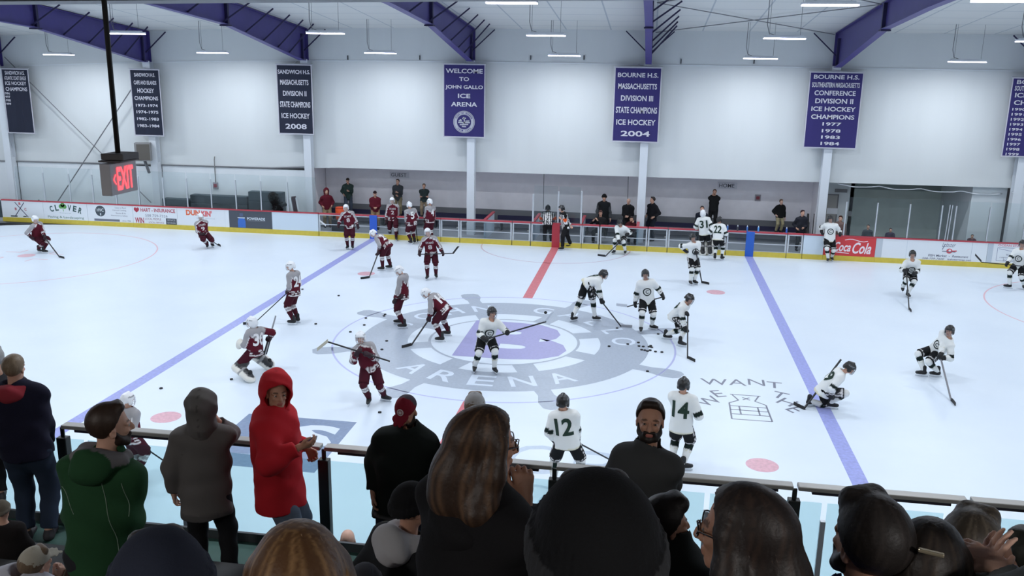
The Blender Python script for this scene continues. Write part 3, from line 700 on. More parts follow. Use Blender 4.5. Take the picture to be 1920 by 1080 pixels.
def jersey(q, team, root, base, num=None, crest=False, vox=.0135, coat=False):
    s = q.s; S = Sdf(.04); t, cr, cf = q.t, q.cr, q.cf; L = np.linalg.norm(q.neck-q.hip)
    hem = q.hip-nrm(t*.6+UP*.4)*.12*s; mid = q.hip+t*L*.45; ch = q.hip+t*L*.8
    hc = ((hem, -nrm(t*.7+UP*.3)),)
    S.cap(hem, mid, .215*s, .188*s, flat=cf, ff=.82, cut=hc); S.cap(mid, ch, .185*s, .192*s, flat=cf, ff=.76)
    S.cap(q.shL+cr*.02, q.shR-cr*.02, .088*s, k=.06)
    segs = [(hem, q.neck, .26*s)]
    for sh, e, w_ in ((q.shL, q.eL, q.wL), (q.shR, q.eR, q.wR)):
        we = w_-nrm(w_-e)*.055*s
        S.cap(sh, e, .088*s, .076*s, k=.05); S.cap(e, we, .076*s, .064*s, cut=((we, nrm(w_-e)),)); segs += [(sh, e, .1*s), (e, w_, .09*s)]
    S.cap(q.neck-t*.01*s, q.neck+t*.10*s, .062*s, .075*s, k=.01, sub=True)
    S.noise = .006; S.nfreq = 15
    P, T, Q = S.mesh(vox, .05)
    bi, bt = seg_near(P, segs)
    C = np.zeros((len(P), 3)); tor = bi == 0; up = (bi == 1) | (bi == 3); fo = (bi == 2) | (bi == 4)
    th = ((P-hem)@t)/max(.2, (q.neck-hem)@t)
    if team == 'M':
        C[:] = MAR
        for a, b_, c in ((.035, .075, WHT), (.075, .12, MARD), (.12, .16, WHT), (.16, .205, MARD), (.205, .24, WHT)): C[tor & (th > a) & (th < b_)] = c
        side = np.where(bi <= 2, -1., 1.); out = np.zeros(len(P))
        for i, sg in ((1, -1), (3, 1)):
            mk = bi == i; a, b_ = segs[i][0], segs[i][1]; u = nrm(b_-a); o = nrm(cr*sg-u*((cr*sg)@u)); v = P[mk]-a; v = v-np.outer(v@u, u); out[mk] = (v@o)/(np.linalg.norm(v, axis=1)+1e-6)
        lat = np.abs((P-q.neck)@cr)/s; back = ((P-q.neck)@cf) < .01
        yo = np.where(back, th-.69-1.3*np.maximum(0, lat-.09), (th+1.1*lat)-1.10)
        y1 = tor & (yo > .035); y2 = tor & (yo > 0) & ~y1
        C[y1] = GRY; C[y2] = WHT; C[up & (out > .45)] = GRY; C[up & (out > .22) & (out <= .45)] = WHT
        for a, b_, c in ((.05, .13, WHT), (.13, .3, GRY), (.3, .38, WHT), (.38, .5, MARD)): C[fo & (bt > a) & (bt < b_)] = c
    elif team == 'W':
        C[:] = JWH; C[tor & (th < .03)] = CRM
        C[up & (bt > .72) & (bt < .99)] = GRN; C[fo & (bt > .03) & (bt < .1)] = GRN; C[fo & (bt > .2) & (bt < .24)] = CRM
    else:
        x = (P@cr); C[:] = WHT; C[(np.floor(x/.042).astype(int) % 2 == 0)] = BLK
        o = lin((232, 92, 40)); C[up & (bt > .45) & (bt < .85)] = o; C[tor & (th > .97)] = BLK
    o = mk_mesh('jersey' if team != 'R' else 'striped_shirt', P, T, Q, C, CLOTH, root, base)
    rgb = (232, 230, 230) if team == 'M' else (22, 48, 36)
    if num:
        decal(o, num, q.hip+t*L*.60, cr, -cf, (.30 if len(num) > 1 else .15)*s, .30*s, rgb, root, 'number')
    if crest and team == 'W':
        mb = MB().ring((0, 0), .085*s, .115*s, 0, 28); put_text(mb, 'C', (0, 0, 0), (1, 0, 0), (0, 1, 0), .09*s, .1*s, bold=.02)
        decal(o, '', q.hip+t*L*.52, -cr, cf, 1, 1, (28, 40, 40), root, 'crest', mb=mb)
    if crest and team == 'M':
        mb = MB(); put_text(mb, 'STARS', (0, .10*s, 0), (1, 0, 0), (0, 1, 0), .26*s, .075*s, bold=.02); put_text(mb, num or '9', (0, -.05*s, 0), (1, 0, 0), (0, 1, 0), .13*s, .15*s, bold=.02)
        decal(o, '', q.hip+t*L*.56, -cr, cf, 1, 1, (206, 200, 200), root, 'lettering', mb=mb)
    return o

def hockey_pants(q, team, root, base, vox=.018):
    s = q.s; S = Sdf(.035); segs = []
    S.cap(q.hip+q.t*.10*s, q.hip-UP*.03*s, .15*s, .162*s, flat=q.f, ff=.82)
    for hp, kn in ((q.hipL, q.kL), (q.hipR, q.kR)):
        e = hp+(kn-hp)*.92; S.cap(hp, e, .114*s, .112*s, cut=((e, nrm(kn-hp)),)); segs.append((hp, e, .12*s))
    S.noise = .004
    P, T, Q = S.mesh(vox, .05); bi, bt = seg_near(P, segs); C = np.zeros((len(P), 3))
    if team == 'M': C[:] = MARD
    else:
        C[:] = BLK; C[(bt > .89) & (bt < .93)] = WHT
        for i, sg in ((0, -1), (1, 1)):
            mk = bi == i; a, b_ = segs[i][0], segs[i][1]; u = nrm(b_-a); o = nrm(q.rs*sg-u*((q.rs*sg)@u)); f = np.cross(u, o); v = P-a; an = np.arctan2(v@f, v@o)
            C[mk & (np.abs(np.abs(an)-.28) < .075) & (bt > .05) & (bt < .9)] = WHT
    return mk_mesh('hockey_pants', P, T, Q, C, CLOTH, root, base)

def socks(q, team, root, base, vox=.016, goalie=False):
    s = q.s
    for kn, an, hp in ((q.kL, q.aL, q.hipL), (q.kR, q.aR, q.hipR)):
        S = Sdf(.02); a = kn+(hp-kn)*.12; d = nrm(an-kn)
        if goalie:
            f = nrm(q.f-d*(q.f@d)); o = f*.075
            S.cap(a+o+(hp-kn)*.35, kn+o, .13*s, .15*s, flat=f, ff=.7); S.cap(kn+o, an+o*.8, .155*s, .145*s, flat=f, ff=.6); S.cap(kn, an, .085*s, .07*s)
            P, T, Q = S.mesh(vox, .05); C = np.tile(lin((224, 222, 214)), (len(P), 1)); z = (P-kn)@f; C[z < -.01] = lin((46, 46, 48)); C[np.abs((P-kn)@d-.2) < .03] = lin((150, 150, 150))
            mk_mesh('leg_pad', P, T, Q, C, GEAR, root, base); continue
        S.cap(a, kn, .078*s, .082*s); S.cap(kn, kn+(an-kn)*.4, .082*s, .075*s); S.cap(kn+(an-kn)*.4, an, .075*s, .052*s)
        P, T, Q = S.mesh(vox, .05); bt = ((P-kn)@d)/np.linalg.norm(an-kn); C = np.zeros((len(P), 3))
        if team == 'M':
            C[:] = MARD
            for x, y, c in ((.06, .13, WHT), (.13, .27, GRY), (.27, .34, WHT)): C[(bt > x) & (bt < y)] = c
        else:
            C[:] = JWH; C[(bt > .14) & (bt < .40)] = GRN; C[(bt > .46) & (bt < .49)] = CRM
        mk_mesh('sock', P, T, Q, C, CLOTH, root, base)

def skates(q, root, base, vox=.014):
    for an, ft, to in ((q.aL, q.footL, q.toeL), (q.aR, q.footR, q.toeR)):
        S = Sdf(.025); to = nrm(to-UP*(to@UP)*0); dn = nrm(ft-an)
        S.cap(an-dn*.09, an+dn*.035, .054, .052); S.cap(an+dn*.045-to*.03, an+dn*.052+to*.155, .045, .038); S.cap(an+dn*.03, an+dn*.05+to*.09, .05, .04)
        P, T, Q = S.mesh(vox, .05); C = np.tile(lin((32, 33, 35)), (len(P), 1)); C[(P-an)@to > .14] = lin((52, 54, 56))
        o = mk_mesh('skate', P, T, Q, C, LEATHER, root, base)
        c = ft+to*.04; mb = MB(); sd = np.cross(dn, to)
        for (l, wd, z0, z1, m) in ((.12, .014, .03, .068, 1), (.145, .003, 0., .03, 0)):
            vs = []
            for z in (z0, z1):
                for (x, y) in ((-l, -wd), (l, -wd), (l, wd), (-l, wd)): vs.append(c-dn*z+to*x+sd*y)
            mb.add(vs, [(0,1,2,3),(7,6,5,4),(0,4,5,1),(1,5,6,2),(2,6,7,3),(3,7,4,0)], m)
        b_ = mb.build('blade', [M_blade, M_white], root, loc=base); b_.parent = o

def helmet(q, team, root, base, goalie=False):
    s = q.s; f, u = nrm(q.hf), q.hu; r = nrm(np.cross(f, u)); u = np.cross(r, f); fr = np.array([r, f, u]); h = q.head; P_ = lambda x, y, z: h+(r*x+f*y+u*z)*s
    S = Sdf(.01); n = nrm(-u+f*.42)
    S.ell(P_(0, -.006, .035), fr, V3((.108, .132, .108))*s, cut=((P_(0, .0, -.005), n),))
    for x in (-1, 1): S.ell(P_(x*.088, -.01, -.03), fr, V3((.022, .05, .05))*s)
    S.cap(P_(0, .03, .14), P_(0, -.09, .115), .018*s, flat=r, ff=2.); S.ell(P_(0, -.12, -.01), fr, V3((.07, .025, .05))*s)
    if goalie: S.ell(P_(0, .0, -.02), fr, V3((.112, .14, .135))*s, cut=((P_(0, .0, -.03), nrm(f*.9-u*.2)),))
    P, T, Q = S.mesh(.011, .05); rgb = (232, 234, 236) if team == 'M' or goalie else (30, 30, 31)
    C = np.tile(lin(rgb), (len(P), 1)); v = (P-h)@fr.T/s
    C[(np.abs(v[:, 0]) > .05) & (np.abs(v[:, 2]-.075) < .008) & (np.abs(v[:, 1]) < .07)] = lin((120, 124, 128))
    o = mk_mesh('helmet', P, T, Q, C, GEAR, root, base)
    mb = MB(); R = .128
    for k in range(-3, 4):
        a = k*.36; mb.tube([P_(R*.86*math.sin(a), R*math.cos(a)*.98+.004, z-.0) for z in (.045, .0, -.05)]+[P_(R*.6*math.sin(a), R*.85*math.cos(a)+.01, -.105)], .0032, 4)
    for z, kf in ((.045, 1), (.01, 1), (-.03, .99), (-.07, .92), (-.105, .8)):
        mb.tube([P_(R*.86*kf*math.sin(a), R*kf*math.cos(a)*.98+.004, z) for a in np.linspace(-1.25, 1.25, 9)], .0034, 4)
    b_ = mb.build('cage', mat('cage_wire_white', (206, 210, 214), .3, .4) if team != 'W' else mat('cage_wire_grey', (120, 122, 126), .3, .6), root, loc=base); b_.parent = o
    return o

def gloves(q, team, root, base, goalie=False, grip=None):
    for i, (w_, e) in enumerate(((q.wL, q.eL), (q.wR, q.eR))):
        s = q.s; d = nrm(w_-e); n = (q.gn[i] if q.gn[i] is not None else (-q.cr if i else q.cr)); S = Sdf(.012)
        if goalie and i == 0:
            S.ell(w_+d*.08, np.array([nrm(np.cross(d, q.f)), d, nrm(np.cross(nrm(np.cross(d, q.f)), d))]), (.13, .16, .06)); S.cap(w_-d*.12, w_+d*.02, .08, .085); c0 = lin((222, 220, 210))
        else:
            S.cap(w_-d*.09*s, w_-d*.01*s, .068*s, .052*s); hand_prims(S, w_-d*.01*s, d, n, -1 if i == 0 else 1, 1.12*s, curl=1.15, fat=1.75, k=.012); c0 = lin((40, 16, 26)) if team == 'M' else BLK
        P, T, Q = S.mesh(.011, .05); C = np.tile(c0, (len(P), 1)); x = (P-w_)@d
        if not goalie: C[(x < -.075*s) & (x > -.10*s)] = GRY if team == 'M' else WHT
        mk_mesh('glove' if not (goalie and i == 0) else 'catching_glove', P, T, Q, C, LEATHER, root, base)

def ground_plane(feet):
    g = (feet[0]+feet[1])/2; n = np.array([g[0]-CAM[0], g[1]-CAM[1], 0]); n = nrm(n)
    def pt(px, py, off=0.):
        d = ray(px, py); k = ((g-CAM)@n+off)/(d@n); return CAM+d*k
    return g, n, pt

def player(team, label, feet, hip, neck, head, hl, hr, face, num=None, H=1.78, st=None, crest=False, goalie=False, look=None, pitch=0., toes=None, st_label='', z=0., lift=(0, 0), group=None, shaft=(30, 30, 32), blade=(34, 34, 36), knee_out=.15):
    F = [at_z(*p, z) for p in feet]; g, n, pt = ground_plane(F); r = np.array([n[1], -n[0], 0.])
    F = [F[i]+UP*lift[i] for i in range(2)]
    az = lambda a: n*math.cos(math.radians(a))+r*math.sin(math.radians(a))
    f = az(face); hd = nrm(az(face if look is None else look)-UP*math.tan(math.radians(pitch)))
    hips, nk, hdp, wl, wr = pt(*hip)+UP*.055, pt(*neck), pt(*head), pt(*hl), pt(*hr)
    # keep the head a head's length from the neck
    v = hdp-nk; L = np.linalg.norm(v); s = H/1.76
    if L < .19*s: nk = nk-(nk-hips)/np.linalg.norm(nk-hips)*(.19*s-L)*.6; hdp = hdp+nrm(v+UP*.05)*(.19*s-L)*.4
    L = np.linalg.norm(nk-hips); tz = nrm(nk-hips)[2]
    if L > .54*s: hips = nk-(nk-hips)/L*.525*s            # a torso is half a metre long
    elif L < .45*s and tz > .6: hips = pt(hip[0], hip[1], -np.sign(f@n)*math.sqrt((.47*s)**2-L*L)*.8)+UP*.03
    S = None
    if st:
        b_, h_, t_ = st
        B = pt(*b_); Hh = at_z(h_[0], h_[1], .012) if len(h_) == 2 else pt(*h_); Tt = at_z(t_[0], t_[1], .012) if len(t_) == 2 else pt(*t_)
        S = (B, Hh, Tt); bl = Hh-B
        def onto(w_):      # hands close on the shaft
            k = np.clip((w_-B)@bl/(bl@bl), .03, .97); return B+bl*k
        cl, crr = onto(wl), onto(wr)
        if np.linalg.norm(cl-wl) < .28: wl = cl
        if np.linalg.norm(crr-wr) < .28: wr = crr
    q = make_pose(F, hips, nk, hdp, wl, wr, f, H, ankle=.145, sw=.178, head_dir=hd, knee_out=knee_out)
    tl, tr = toes if toes else (face-12, face+12); q.toeL, q.toeR = az(tl), az(tr)
    q.gn = [None, None]
    # wrists stay a palm short of the grip
    for sd in 'LR':
        w_, e = getattr(q, 'w'+sd), getattr(q, 'e'+sd); setattr(q, 'w'+sd, w_-nrm(w_-e)*.05*s)
    base = np.array([g[0], g[1], z]); root = thing('person', label, 'hockey player' if team != 'R' else 'referee', base, group)
    body_mesh(q, 'body', root, base, SK['a'], .016, hands={'L': dict(curl=1.1), 'R': dict(curl=1.1)}, adapt=.25)
    jersey(q, team, root, base, num, crest)
    if team == 'R':
        trousers(q, root, base, (26, 26, 28), .018, loose=1.12, to_ankle=.96)
    else:
        hockey_pants(q, team, root, base); socks(q, team, root, base, goalie=goalie); gloves(q, team, root, base, goalie)
    skates(q, root, base); helmet(q, team, root, base, goalie)
    if S is not None: stick('hockey_stick', st_label, S[0], S[1], S[2], shaft, blade, goalie)
    return q, root

def trousers(q, root, base, rgb, vox=.014, loose=1., to_ankle=.93, seat=True, denim=False, name='trousers', knees=None):
    s = q.s; S = Sdf(.03); S.cap(q.hip+q.t*.13*s, q.hip-UP*.03*s, .134*s, .142*s, flat=q.f, ff=.8); segs = []
    for hp, kn, an in ((q.hipL, q.kL, q.aL), (q.hipR, q.kR, q.aR)):
        e = kn+(an-kn)*to_ankle; S.cap(hp, kn, .104*s*loose, .076*s*loose, k=.05); S.cap(kn, e, .076*s*loose, .064*s*loose, cut=((e, nrm(an-kn)),)); segs += [(hp, kn, .1), (kn, e, .07)]
    S.noise = .005; S.nfreq = 17
    P, T, Q = S.mesh(vox, .05); C = np.tile(lin(rgb), (len(P), 1))
    if denim: C *= (1+.10*np.sin(P[:, 2:3]*23)*np.sin(P[:, :1]*19))
    return mk_mesh(name, P, T, Q, C, CLOTH, root, base)
# ================================================================== boards, glass, benches, banners, signs
YB = 12.95
T_ = lambda rgb: mat('ink_%d_%d_%d' % tuple(rgb), rgb, .6)
FX, FZ = (1, 0, 0), (0, 0, 1)
YF = YB-.004      # face plane of the far boards (seen from -y: reading direction +x)
def board(x0, x1, label, face=None, z0=.2, kick=True):
    t = thing('dasher_board', label, 'rink board', ((x0+x1)/2, YB, 0), 'dasher boards round the ice')
    MB().box((x0+.006, YB, .2), (x1-.006, YB+.08, .95)).build('panel', face or M_white, t)
    MB().box((x0+.003, YB-.012, 0), (x1-.003, YB+.08, .2)).build('kick_plate', M_yellow, t)
    MB().box((x0, YB-.015, .95), (x1, YB+.13, 1.0)).build('cap_rail', M_red, t, bevel=.008)
    return t
class Ad:
    """print on a board: fractions of the face, one part per colour"""
    def __init__(s, t, x0, x1): s.t = t; s.x0, s.x1 = x0, x1; s.g = {}
    def mb(s, c): return s.g.setdefault(tuple(c), MB())
    def P(s, u, v, o=.002): return (s.x0+(s.x1-s.x0)*u, YB-o, .2+.75*v)
    def text(s, c, txt, u, v, w, h, o=.002, **k): put_text(s.mb(c), txt, s.P(u, v, o), FX, FZ, w*(s.x1-s.x0), h*.75, **k); return s
    def rect(s, c, u0, v0, u1, v1, o=.0015): a, b_ = s.P(u0, v0), s.P(u1, v1); s.mb(c).box((a[0], YB-o, a[2]), (b_[0], YB-o+.001, b_[2])); return s
    def poly(s, c, pts, o=.002): s.mb(c).add([s.P(u, v, o) for u, v in pts], [tuple(range(len(pts)))]); return s
    def line(s, c, a, b_, wd=.02): s.mb(c).bar(s.P(*a), s.P(*b_), wd, .002, up=(0, 1, 0)); return s
    def disc(s, c, u, v, r, o=.002, asp=1.): p = s.P(u, v, o); s.mb(c).add([(p[0]+r*math.cos(a), p[1], p[2]+r*asp*math.sin(a)) for a in np.linspace(0, 2*PI, 28, endpoint=False)], [tuple(range(28))]); return s
    def done(s):
        for c, m in s.g.items(): m.build('lettering', T_(c), s.t)
M_pale = mat('pale_board', (206, 220, 232), .45); M_charc = mat('charcoal_board', (74, 80, 90), .5); M_cola = mat('red_board', (206, 58, 62), .45)
GB, DK, RD = (92, 94, 116), (72, 82, 84), (176, 62, 78)
t = board(-25.08, -23.02, 'white board with two crossed hockey sticks and three letters'); a = Ad(t, -25.08, -23.02)
a.line((60, 62, 92), (.30, .05), (.55, .92), .035).line((60, 62, 92), (.62, .05), (.33, .92), .035); a.text(RD, 'B', .445, .85, .05, .16, bold=.03).text(RD, 'B', .34, .52, .05, .16, bold=.03).text(RD, 'C', .57, .52, .05, .16, bold=.03)
a.rect(DK, .2, .04, .36, .12).rect(DK, .5, .05, .58, .11).done()
t = board(-23.02, -20.88, 'white board with a green clover and paving lettering'); a = Ad(t, -23.02, -20.88)
for ch, u, v, r in zip('CLVER', (.19, .31, .60, .72, .84), (.62, .70, .72, .68, .58), (.35, .15, -.1, -.2, -.35)):
    put_text(a.mb((52, 84, 84)), ch, a.P(u, v), (math.cos(r), 0, math.sin(r)), (-math.sin(r), 0, math.cos(r)), .17, .27, bold=.035)
for dx, dz in ((-.07, .06), (.07, .06), (0, .15)): a.disc((96, 158, 84), .45+dx*.6, .72+dz*1.1, .1)
a.line((96, 158, 84), (.45, .72), (.46, .5), .03).text((110, 140, 140), 'Companies', .5, .40, .26, .06).text((104, 134, 120), 'Paving & Landscaping', .5, .13, .82, .17, bold=.01).done()
t = board(-20.88, -18.7, 'white board with a dark round tree emblem'); a = Ad(t, -20.88, -18.7)
a.disc((66, 76, 84), .29, .62, .24).text((214, 222, 226), 'HVC', .29, .68, .15, .2, o=.0035, bold=.02).line((214, 222, 226), (.29, .5), (.29, .36), .05)
for i, (u, w) in enumerate(((.74, .24), (.71, .3), (.74, .22), (.7, .36))): a.text(GB, ('Save & Heat!', 'Forced Cooling', 'Power & Air', 'Refrigeration, Heating'), 0, 0, 1, 1) if False else a.text(GB, ('Lease to Rent!', 'Central Cooling', 'Service & Air', 'Maintenance Safety')[i], u, .86-i*.16, w, .09)
a.rect((112, 116, 128), .14, .03, .70, .16).text(GB, 'since 1986', .85, .1, .18, .08).done()
t = board(-18.7, -16.61, 'white board with a red heart and insurance lettering'); a = Ad(t, -18.7, -16.61)
a.poly((170, 50, 68), [(.09, .62), (.03, .78), (.035, .9), (.065, .94), (.09, .88), (.115, .94), (.145, .9), (.15, .78)]).text(RD, 'HART - INSURANCE', .57, .80, .78, .22, bold=.025).text((120, 124, 140), '508 759-7326', .53, .48, .5, .15)
a.text(RD, 'WIN', .14, .17, .2, .33, bold=.03).text((140, 96, 108), 'LOCAL PEOPLE', .45, .28, .36, .12).text((140, 96, 108), 'LOCAL SERVICE', .52, .08, .34, .1).rect((70, 76, 86), .74, .0, .98, .36).text((190, 196, 202), 'SERVICE', .86, .26, .18, .1, o=.003).text((190, 196, 202), 'SAVINGS', .86, .1, .18, .1, o=.003).done()
t = board(-16.61, -14.2, 'white board with orange doughnut shop lettering'); a = Ad(t, -16.61, -14.2)
a.text((226, 112, 76), "DUN", .31, .76, .27, .32, bold=.05).text((216, 96, 100), "KIN'", .57, .74, .2, .34, bold=.05).text((150, 164, 180), 'franchise local owned', .55, .46, .35, .05).rect((214, 222, 228), .92, .0, .925, .95).done()
t = board(-14.2, -12.25, 'charcoal board with a blue sports bottle', M_charc); a = Ad(t, -14.2, -12.25)
a.text((206, 216, 224), 'POWERADE', .63, .56, .42, .16, bold=.03).rect((120, 126, 134), .43, .42, .84, .45).poly((58, 108, 190), [(.20, .02), (.38, .02), (.38, .4), (.36, .52), (.345, .62), (.235, .62), (.22, .52), (.2, .4)]).poly((84, 96, 128), [(.25, .66), (.33, .66), (.33, .86), (.25, .86)]).rect((200, 210, 220), .2, .56, .37, .62, o=.003).done()
board(-12.25, -10.17, 'blank pale board at the left end of the guest bench', M_pale)
board(9.77, 10.55, 'small blank pale board at the right end of the home bench', M_pale)
t = board(10.55, 12.49, 'red soft drink board with white script', M_cola); a = Ad(t, 10.55, 12.49)
a.text((236, 226, 232), 'Coca', .36, .48, .33, .5, bold=.02, shear=.35).text((236, 226, 232), 'Cola', .74, .44, .36, .6, bold=.02, shear=.35).line((236, 226, 232), (.2, .2), (.5, .14), .03)
for x0, x1, z in ((.40, .84, .84),): [a.line((236, 226, 232), (x0+(x1-x0)*i/6, z+.06*math.sin(i)), (x0+(x1-x0)*(i+1)/6, z+.06*math.sin(i+1)), .025) for i in range(6)]
a.done()
t = board(12.49, 16.56, 'long white board with a red lobster and fish market lettering'); a = Ad(t, 12.49, 16.56)
a.rect((190, 198, 206), 0, 0, .06, 1).rect((200, 210, 218), .28, 0, .283, 1).rect((170, 180, 190), .86, 0, .863, 1).text((96, 98, 118), 'FISH Market  -  Restaurant', .66, .24, .36, .12, bold=.015, shear=.2).text((110, 110, 128), '508-759-7600   lobstertrap.net', .65, .06, .44, .12, bold=.015, shear=.2)
a.disc((206, 84, 92), .665, .5, .11, asp=.9).disc((236, 220, 224), .668, .53, .045, o=.003).line((206, 84, 92), (.69, .5), (.73, .52), .05).line((100, 106, 128), (.6, .48), (.72, .46), .03).text((120, 126, 146), 'Lobster', .655, .82, .12, .22, shear=.3).line((120, 126, 146), (.6, .56), (.62, .86), .03).done()
t = board(16.56, 20.5, 'white board with a pink line and a ruled box at the right edge'); a = Ad(t, 16.56, 20.5)
a.rect((188, 198, 208), 0, 0, .05, 1).text((206, 130, 148), 'OCEAN STATE COLLISION', .3, .92, .42, .11, bold=.02)
for (p, q_) in (((.09, .12), (.09, .8)), ((.09, .12), (.5, .12)), ((.09, .8), (.5, .8)), ((.1, .74), (.3, .56))): a.line((130, 136, 164), p, q_, .015)
a.text((104, 108, 136), 'Your Collision', .29, .44, .24, .1).text((104, 108, 136), 'repair shop of choice', .28, .29, .32, .1).text((104, 108, 136), '508 888 4321', .29, .15, .28, .1).done()
# rounded corners of the ice and the near boards
def corner_boards(x0, sg, label):
    t = thing('dasher_board', label, 'rink board', (x0, YB-1, 0), 'dasher boards round the ice'); p = MB(); k = MB(); c = MB()
    for i in range(8):
        a0, a1 = math.radians(90-sg*0-(11.25*i)*1), math.radians(90-11.25*(i+1)); cx = sg*(29-RC)
        for mb, r0, r1, z0, z1 in ((p, RC, RC+.08, .2, .95), (k, RC-.012, RC+.08, 0, .2), (c, RC-.015, RC+.13, .95, 1.0)):
            vs = []
            for z in (z0, z1):
                for (r, a_) in ((r0, a0), (r0, a1), (r1, a1), (r1, a0)): vs.append((cx+sg*r*math.cos(a_), HW-RC+r*math.sin(a_), z))
            mb.add(vs, [(0,1,2,3),(7,6,5,4),(0,4,5,1),(1,5,6,2),(2,6,7,3),(3,7,4,0)])
    p.build('panel', M_white, t); k.build('kick_plate', M_yellow, t); c.build('cap_rail', M_red, t); return t
corner_boards(20.5, 1, 'curved white corner board past the right edge')
# bench fronts: clear panels in white frames
def gate(x0, x1, label, rail=True, name='bench_barrier'):
    t = thing(name, label, 'bench gate' if name == 'bench_gate' else 'bench barrier', ((x0+x1)/2, YB, 0), 'clear fronts of the team benches')
    f = MB()
    for x in (x0+.03, x1-.03): f.box((x-.03, YB, .2), (x+.03, YB+.06, .94))
    f.box((x0, YB+.01, .9), (x1, YB+.05, .945)).box((x0, YB+.01, .2), (x1, YB+.05, .23)).box((x0, YB+.015, .50), (x1, YB+.045, .535))
    f.build('frame', M_alu, t, bevel=.004)
    MB().box((x0+.05, YB+.02, .22), (x1-.05, YB+.032, .92)).build('pane', glass_mat('clear_bench_panel', (.82, .86, .88)), t)
    MB().box((x0, YB-.012, 0), (x1, YB+.08, .2)).build('kick_plate', M_yellow, t)
    MB().box((x0, YB-.015, .945), (x1, YB+.13, 1.0)).build('cap_rail', M_red, t, bevel=.008)
    if name == 'bench_gate': MB().box((x1-.12, YB-.03, .62), (x1-.05, YB, .66)).build('latch', M_steel, t)
    return t
for x0, x1, l, g in ((-10.14, -7.7, 'clear bench front left of the left blue pad', 0), (-7.7, -4.84, 'clear bench front behind the three maroon players', 0), (-4.82, -4.03, 'clear gate in front of the divider at the guest bench', 1), (-4.0, -1.83, 'clear bench front between the two gates left of the officials', 0), (-1.8, -1.06, 'clear gate beside the referee seen from behind', 1),
                     (-1.02, 1.05, 'clear penalty box front behind the officials', 0), (1.07, 1.76, 'clear gate right of the officials', 1), (1.8, 3.7, 'clear bench front behind the leaning white player', 0), (3.73, 4.5, 'clear gate at the column under the 2004 banner', 1), (4.53, 6.8, 'clear bench front left of the white goalkeeper', 0), (6.83, 9.14, 'clear bench front by the right blue pad', 0), (9.17, 9.75, 'clear gate next to the small blank board', 1)):
    gate(x0, x1, l, name='bench_gate' if g else 'bench_barrier')
for x, c, l in ((-BX, (44, 92, 196), 'blue pad on the boards at the left blue line'), (BX, (40, 96, 190), 'blue pad on the boards at the right blue line'), (0., (178, 52, 66), 'red pad on the boards at the centre line')):
    tag(MB().box((x-.16, YB-.045, 0), (x+.16, YB-.016, 1.005)).build('line_pad', mat('pad_%d' % c[0], c, .5), loc=(x, YB, 0)), l, 'pad')
# glass and its posts, left and right of the benches: each section is a post with the pane to its right
def gsec(x0, x1, y, zp, zg, label, grp, m=M_glass_far, w=.05):
    t = thing('rink_shield', label, 'rink glass', (x0, y, 1.0), grp)
    MB().box((x0-w/2, y-.03, 1.0), (x0+w/2, y+.03, zp)).build('glass_post', M_alu, t, bevel=.006)
    if x1 is not None: MB().box((x0+w/2+.002, y-.006, 1.0), (x1-w/2-.002, y+.006, zg)).build('glass_pane', m, t)
    return t
ORD = 'first second third fourth fifth sixth seventh eighth ninth tenth eleventh twelfth thirteenth fourteenth'.split()
LPX = [-24.27, -22.9, -21.65, -20.54, -19.44, -18.35, -17.19, -16.09, -14.98, -13.85, -12.71, -11.51]
for i, x in enumerate(LPX): gsec(x, (LPX+[-10.2])[i+1], YB+.05, 2.25, 2.5, 'glass section with a white post on the left boards, %s from the left' % ORD[i], 'glass sections on the left boards')
RPX = [11.25, 12.4, 13.59, 14.75, 15.25, 16.47, 17.75]
for i, x in enumerate(RPX): gsec(x, (RPX+[19.])[i+1], YB+.05, 2.32, 2.5, 'glass section with a white post on the right boards, %s from the home bench' % ORD[i], 'glass sections on the right boards')
MB().tube([(14.97, YB+.0, 1.0), (15.0, YB+.0, 2.35)], .02, 6).tube([(15.06, YB+.0, 1.0), (15.09, YB+.0, 2.35)], .02, 6).build('gate_rods', M_alu, loc=(15, YB, 1.0)); tag(COL.objects['gate_rods'], 'pair of thin rods between two posts of the right boards', 'rods')
for x, x1, z1, l in ((-.97, .06, 2.15, 'white support with glass at the left end of the penalty box'), (.06, 1.0, 2.3, 'white support with glass behind the officials at the centre line'), (1.0, None, 2.35, 'white support at the right end of the penalty box')):
    gsec(x, x1, YB+.08, z1, 2.5, l, 'penalty box supports', w=.07)
for x, l in ((-3.0, 'red capped divider behind the gate of the guest bench'), (-.97, 'red capped divider at the left end of the penalty box'), (1.0, 'red capped divider at the right end of the penalty box'), (3.3, 'red capped divider at the column of the home bench')):
    t = thing('bench_divider', l, 'divider', (x, 14, .12), 'dividers between the benches')
    MB().box((x-.03, YB+.14, .12), (x+.03, 15.3, .95)).build('panel', M_pale, t); MB().box((x-.06, YB+.14, .95), (x+.06, 15.3, 1.0)).build('cap_rail', M_red, t)
# long benches with a navy back
for x0, x1, l in ((-10.6, -3.1, 'navy guest bench along the grey wall'), (-2.9, 3.2, 'navy bench of the penalty box and timekeepers'), (3.6, 10.3, 'navy home bench along the grey wall')):
    t = thing('team_bench', l, 'bench', ((x0+x1)/2, 15.6, .12))
    MB().box((x0, 15.35, .5), (x1, 15.75, .56)).build('seat', M_grey, t); MB().box((x0, 15.74, .42), (x1, 15.82, .76)).build('back', M_navy, t)
    for x in np.linspace(x0+.2, x1-.2, 4): MB().box((x-.03, 15.4, .12), (x+.03, 15.8, .5)).build('leg', M_dgrey, t)
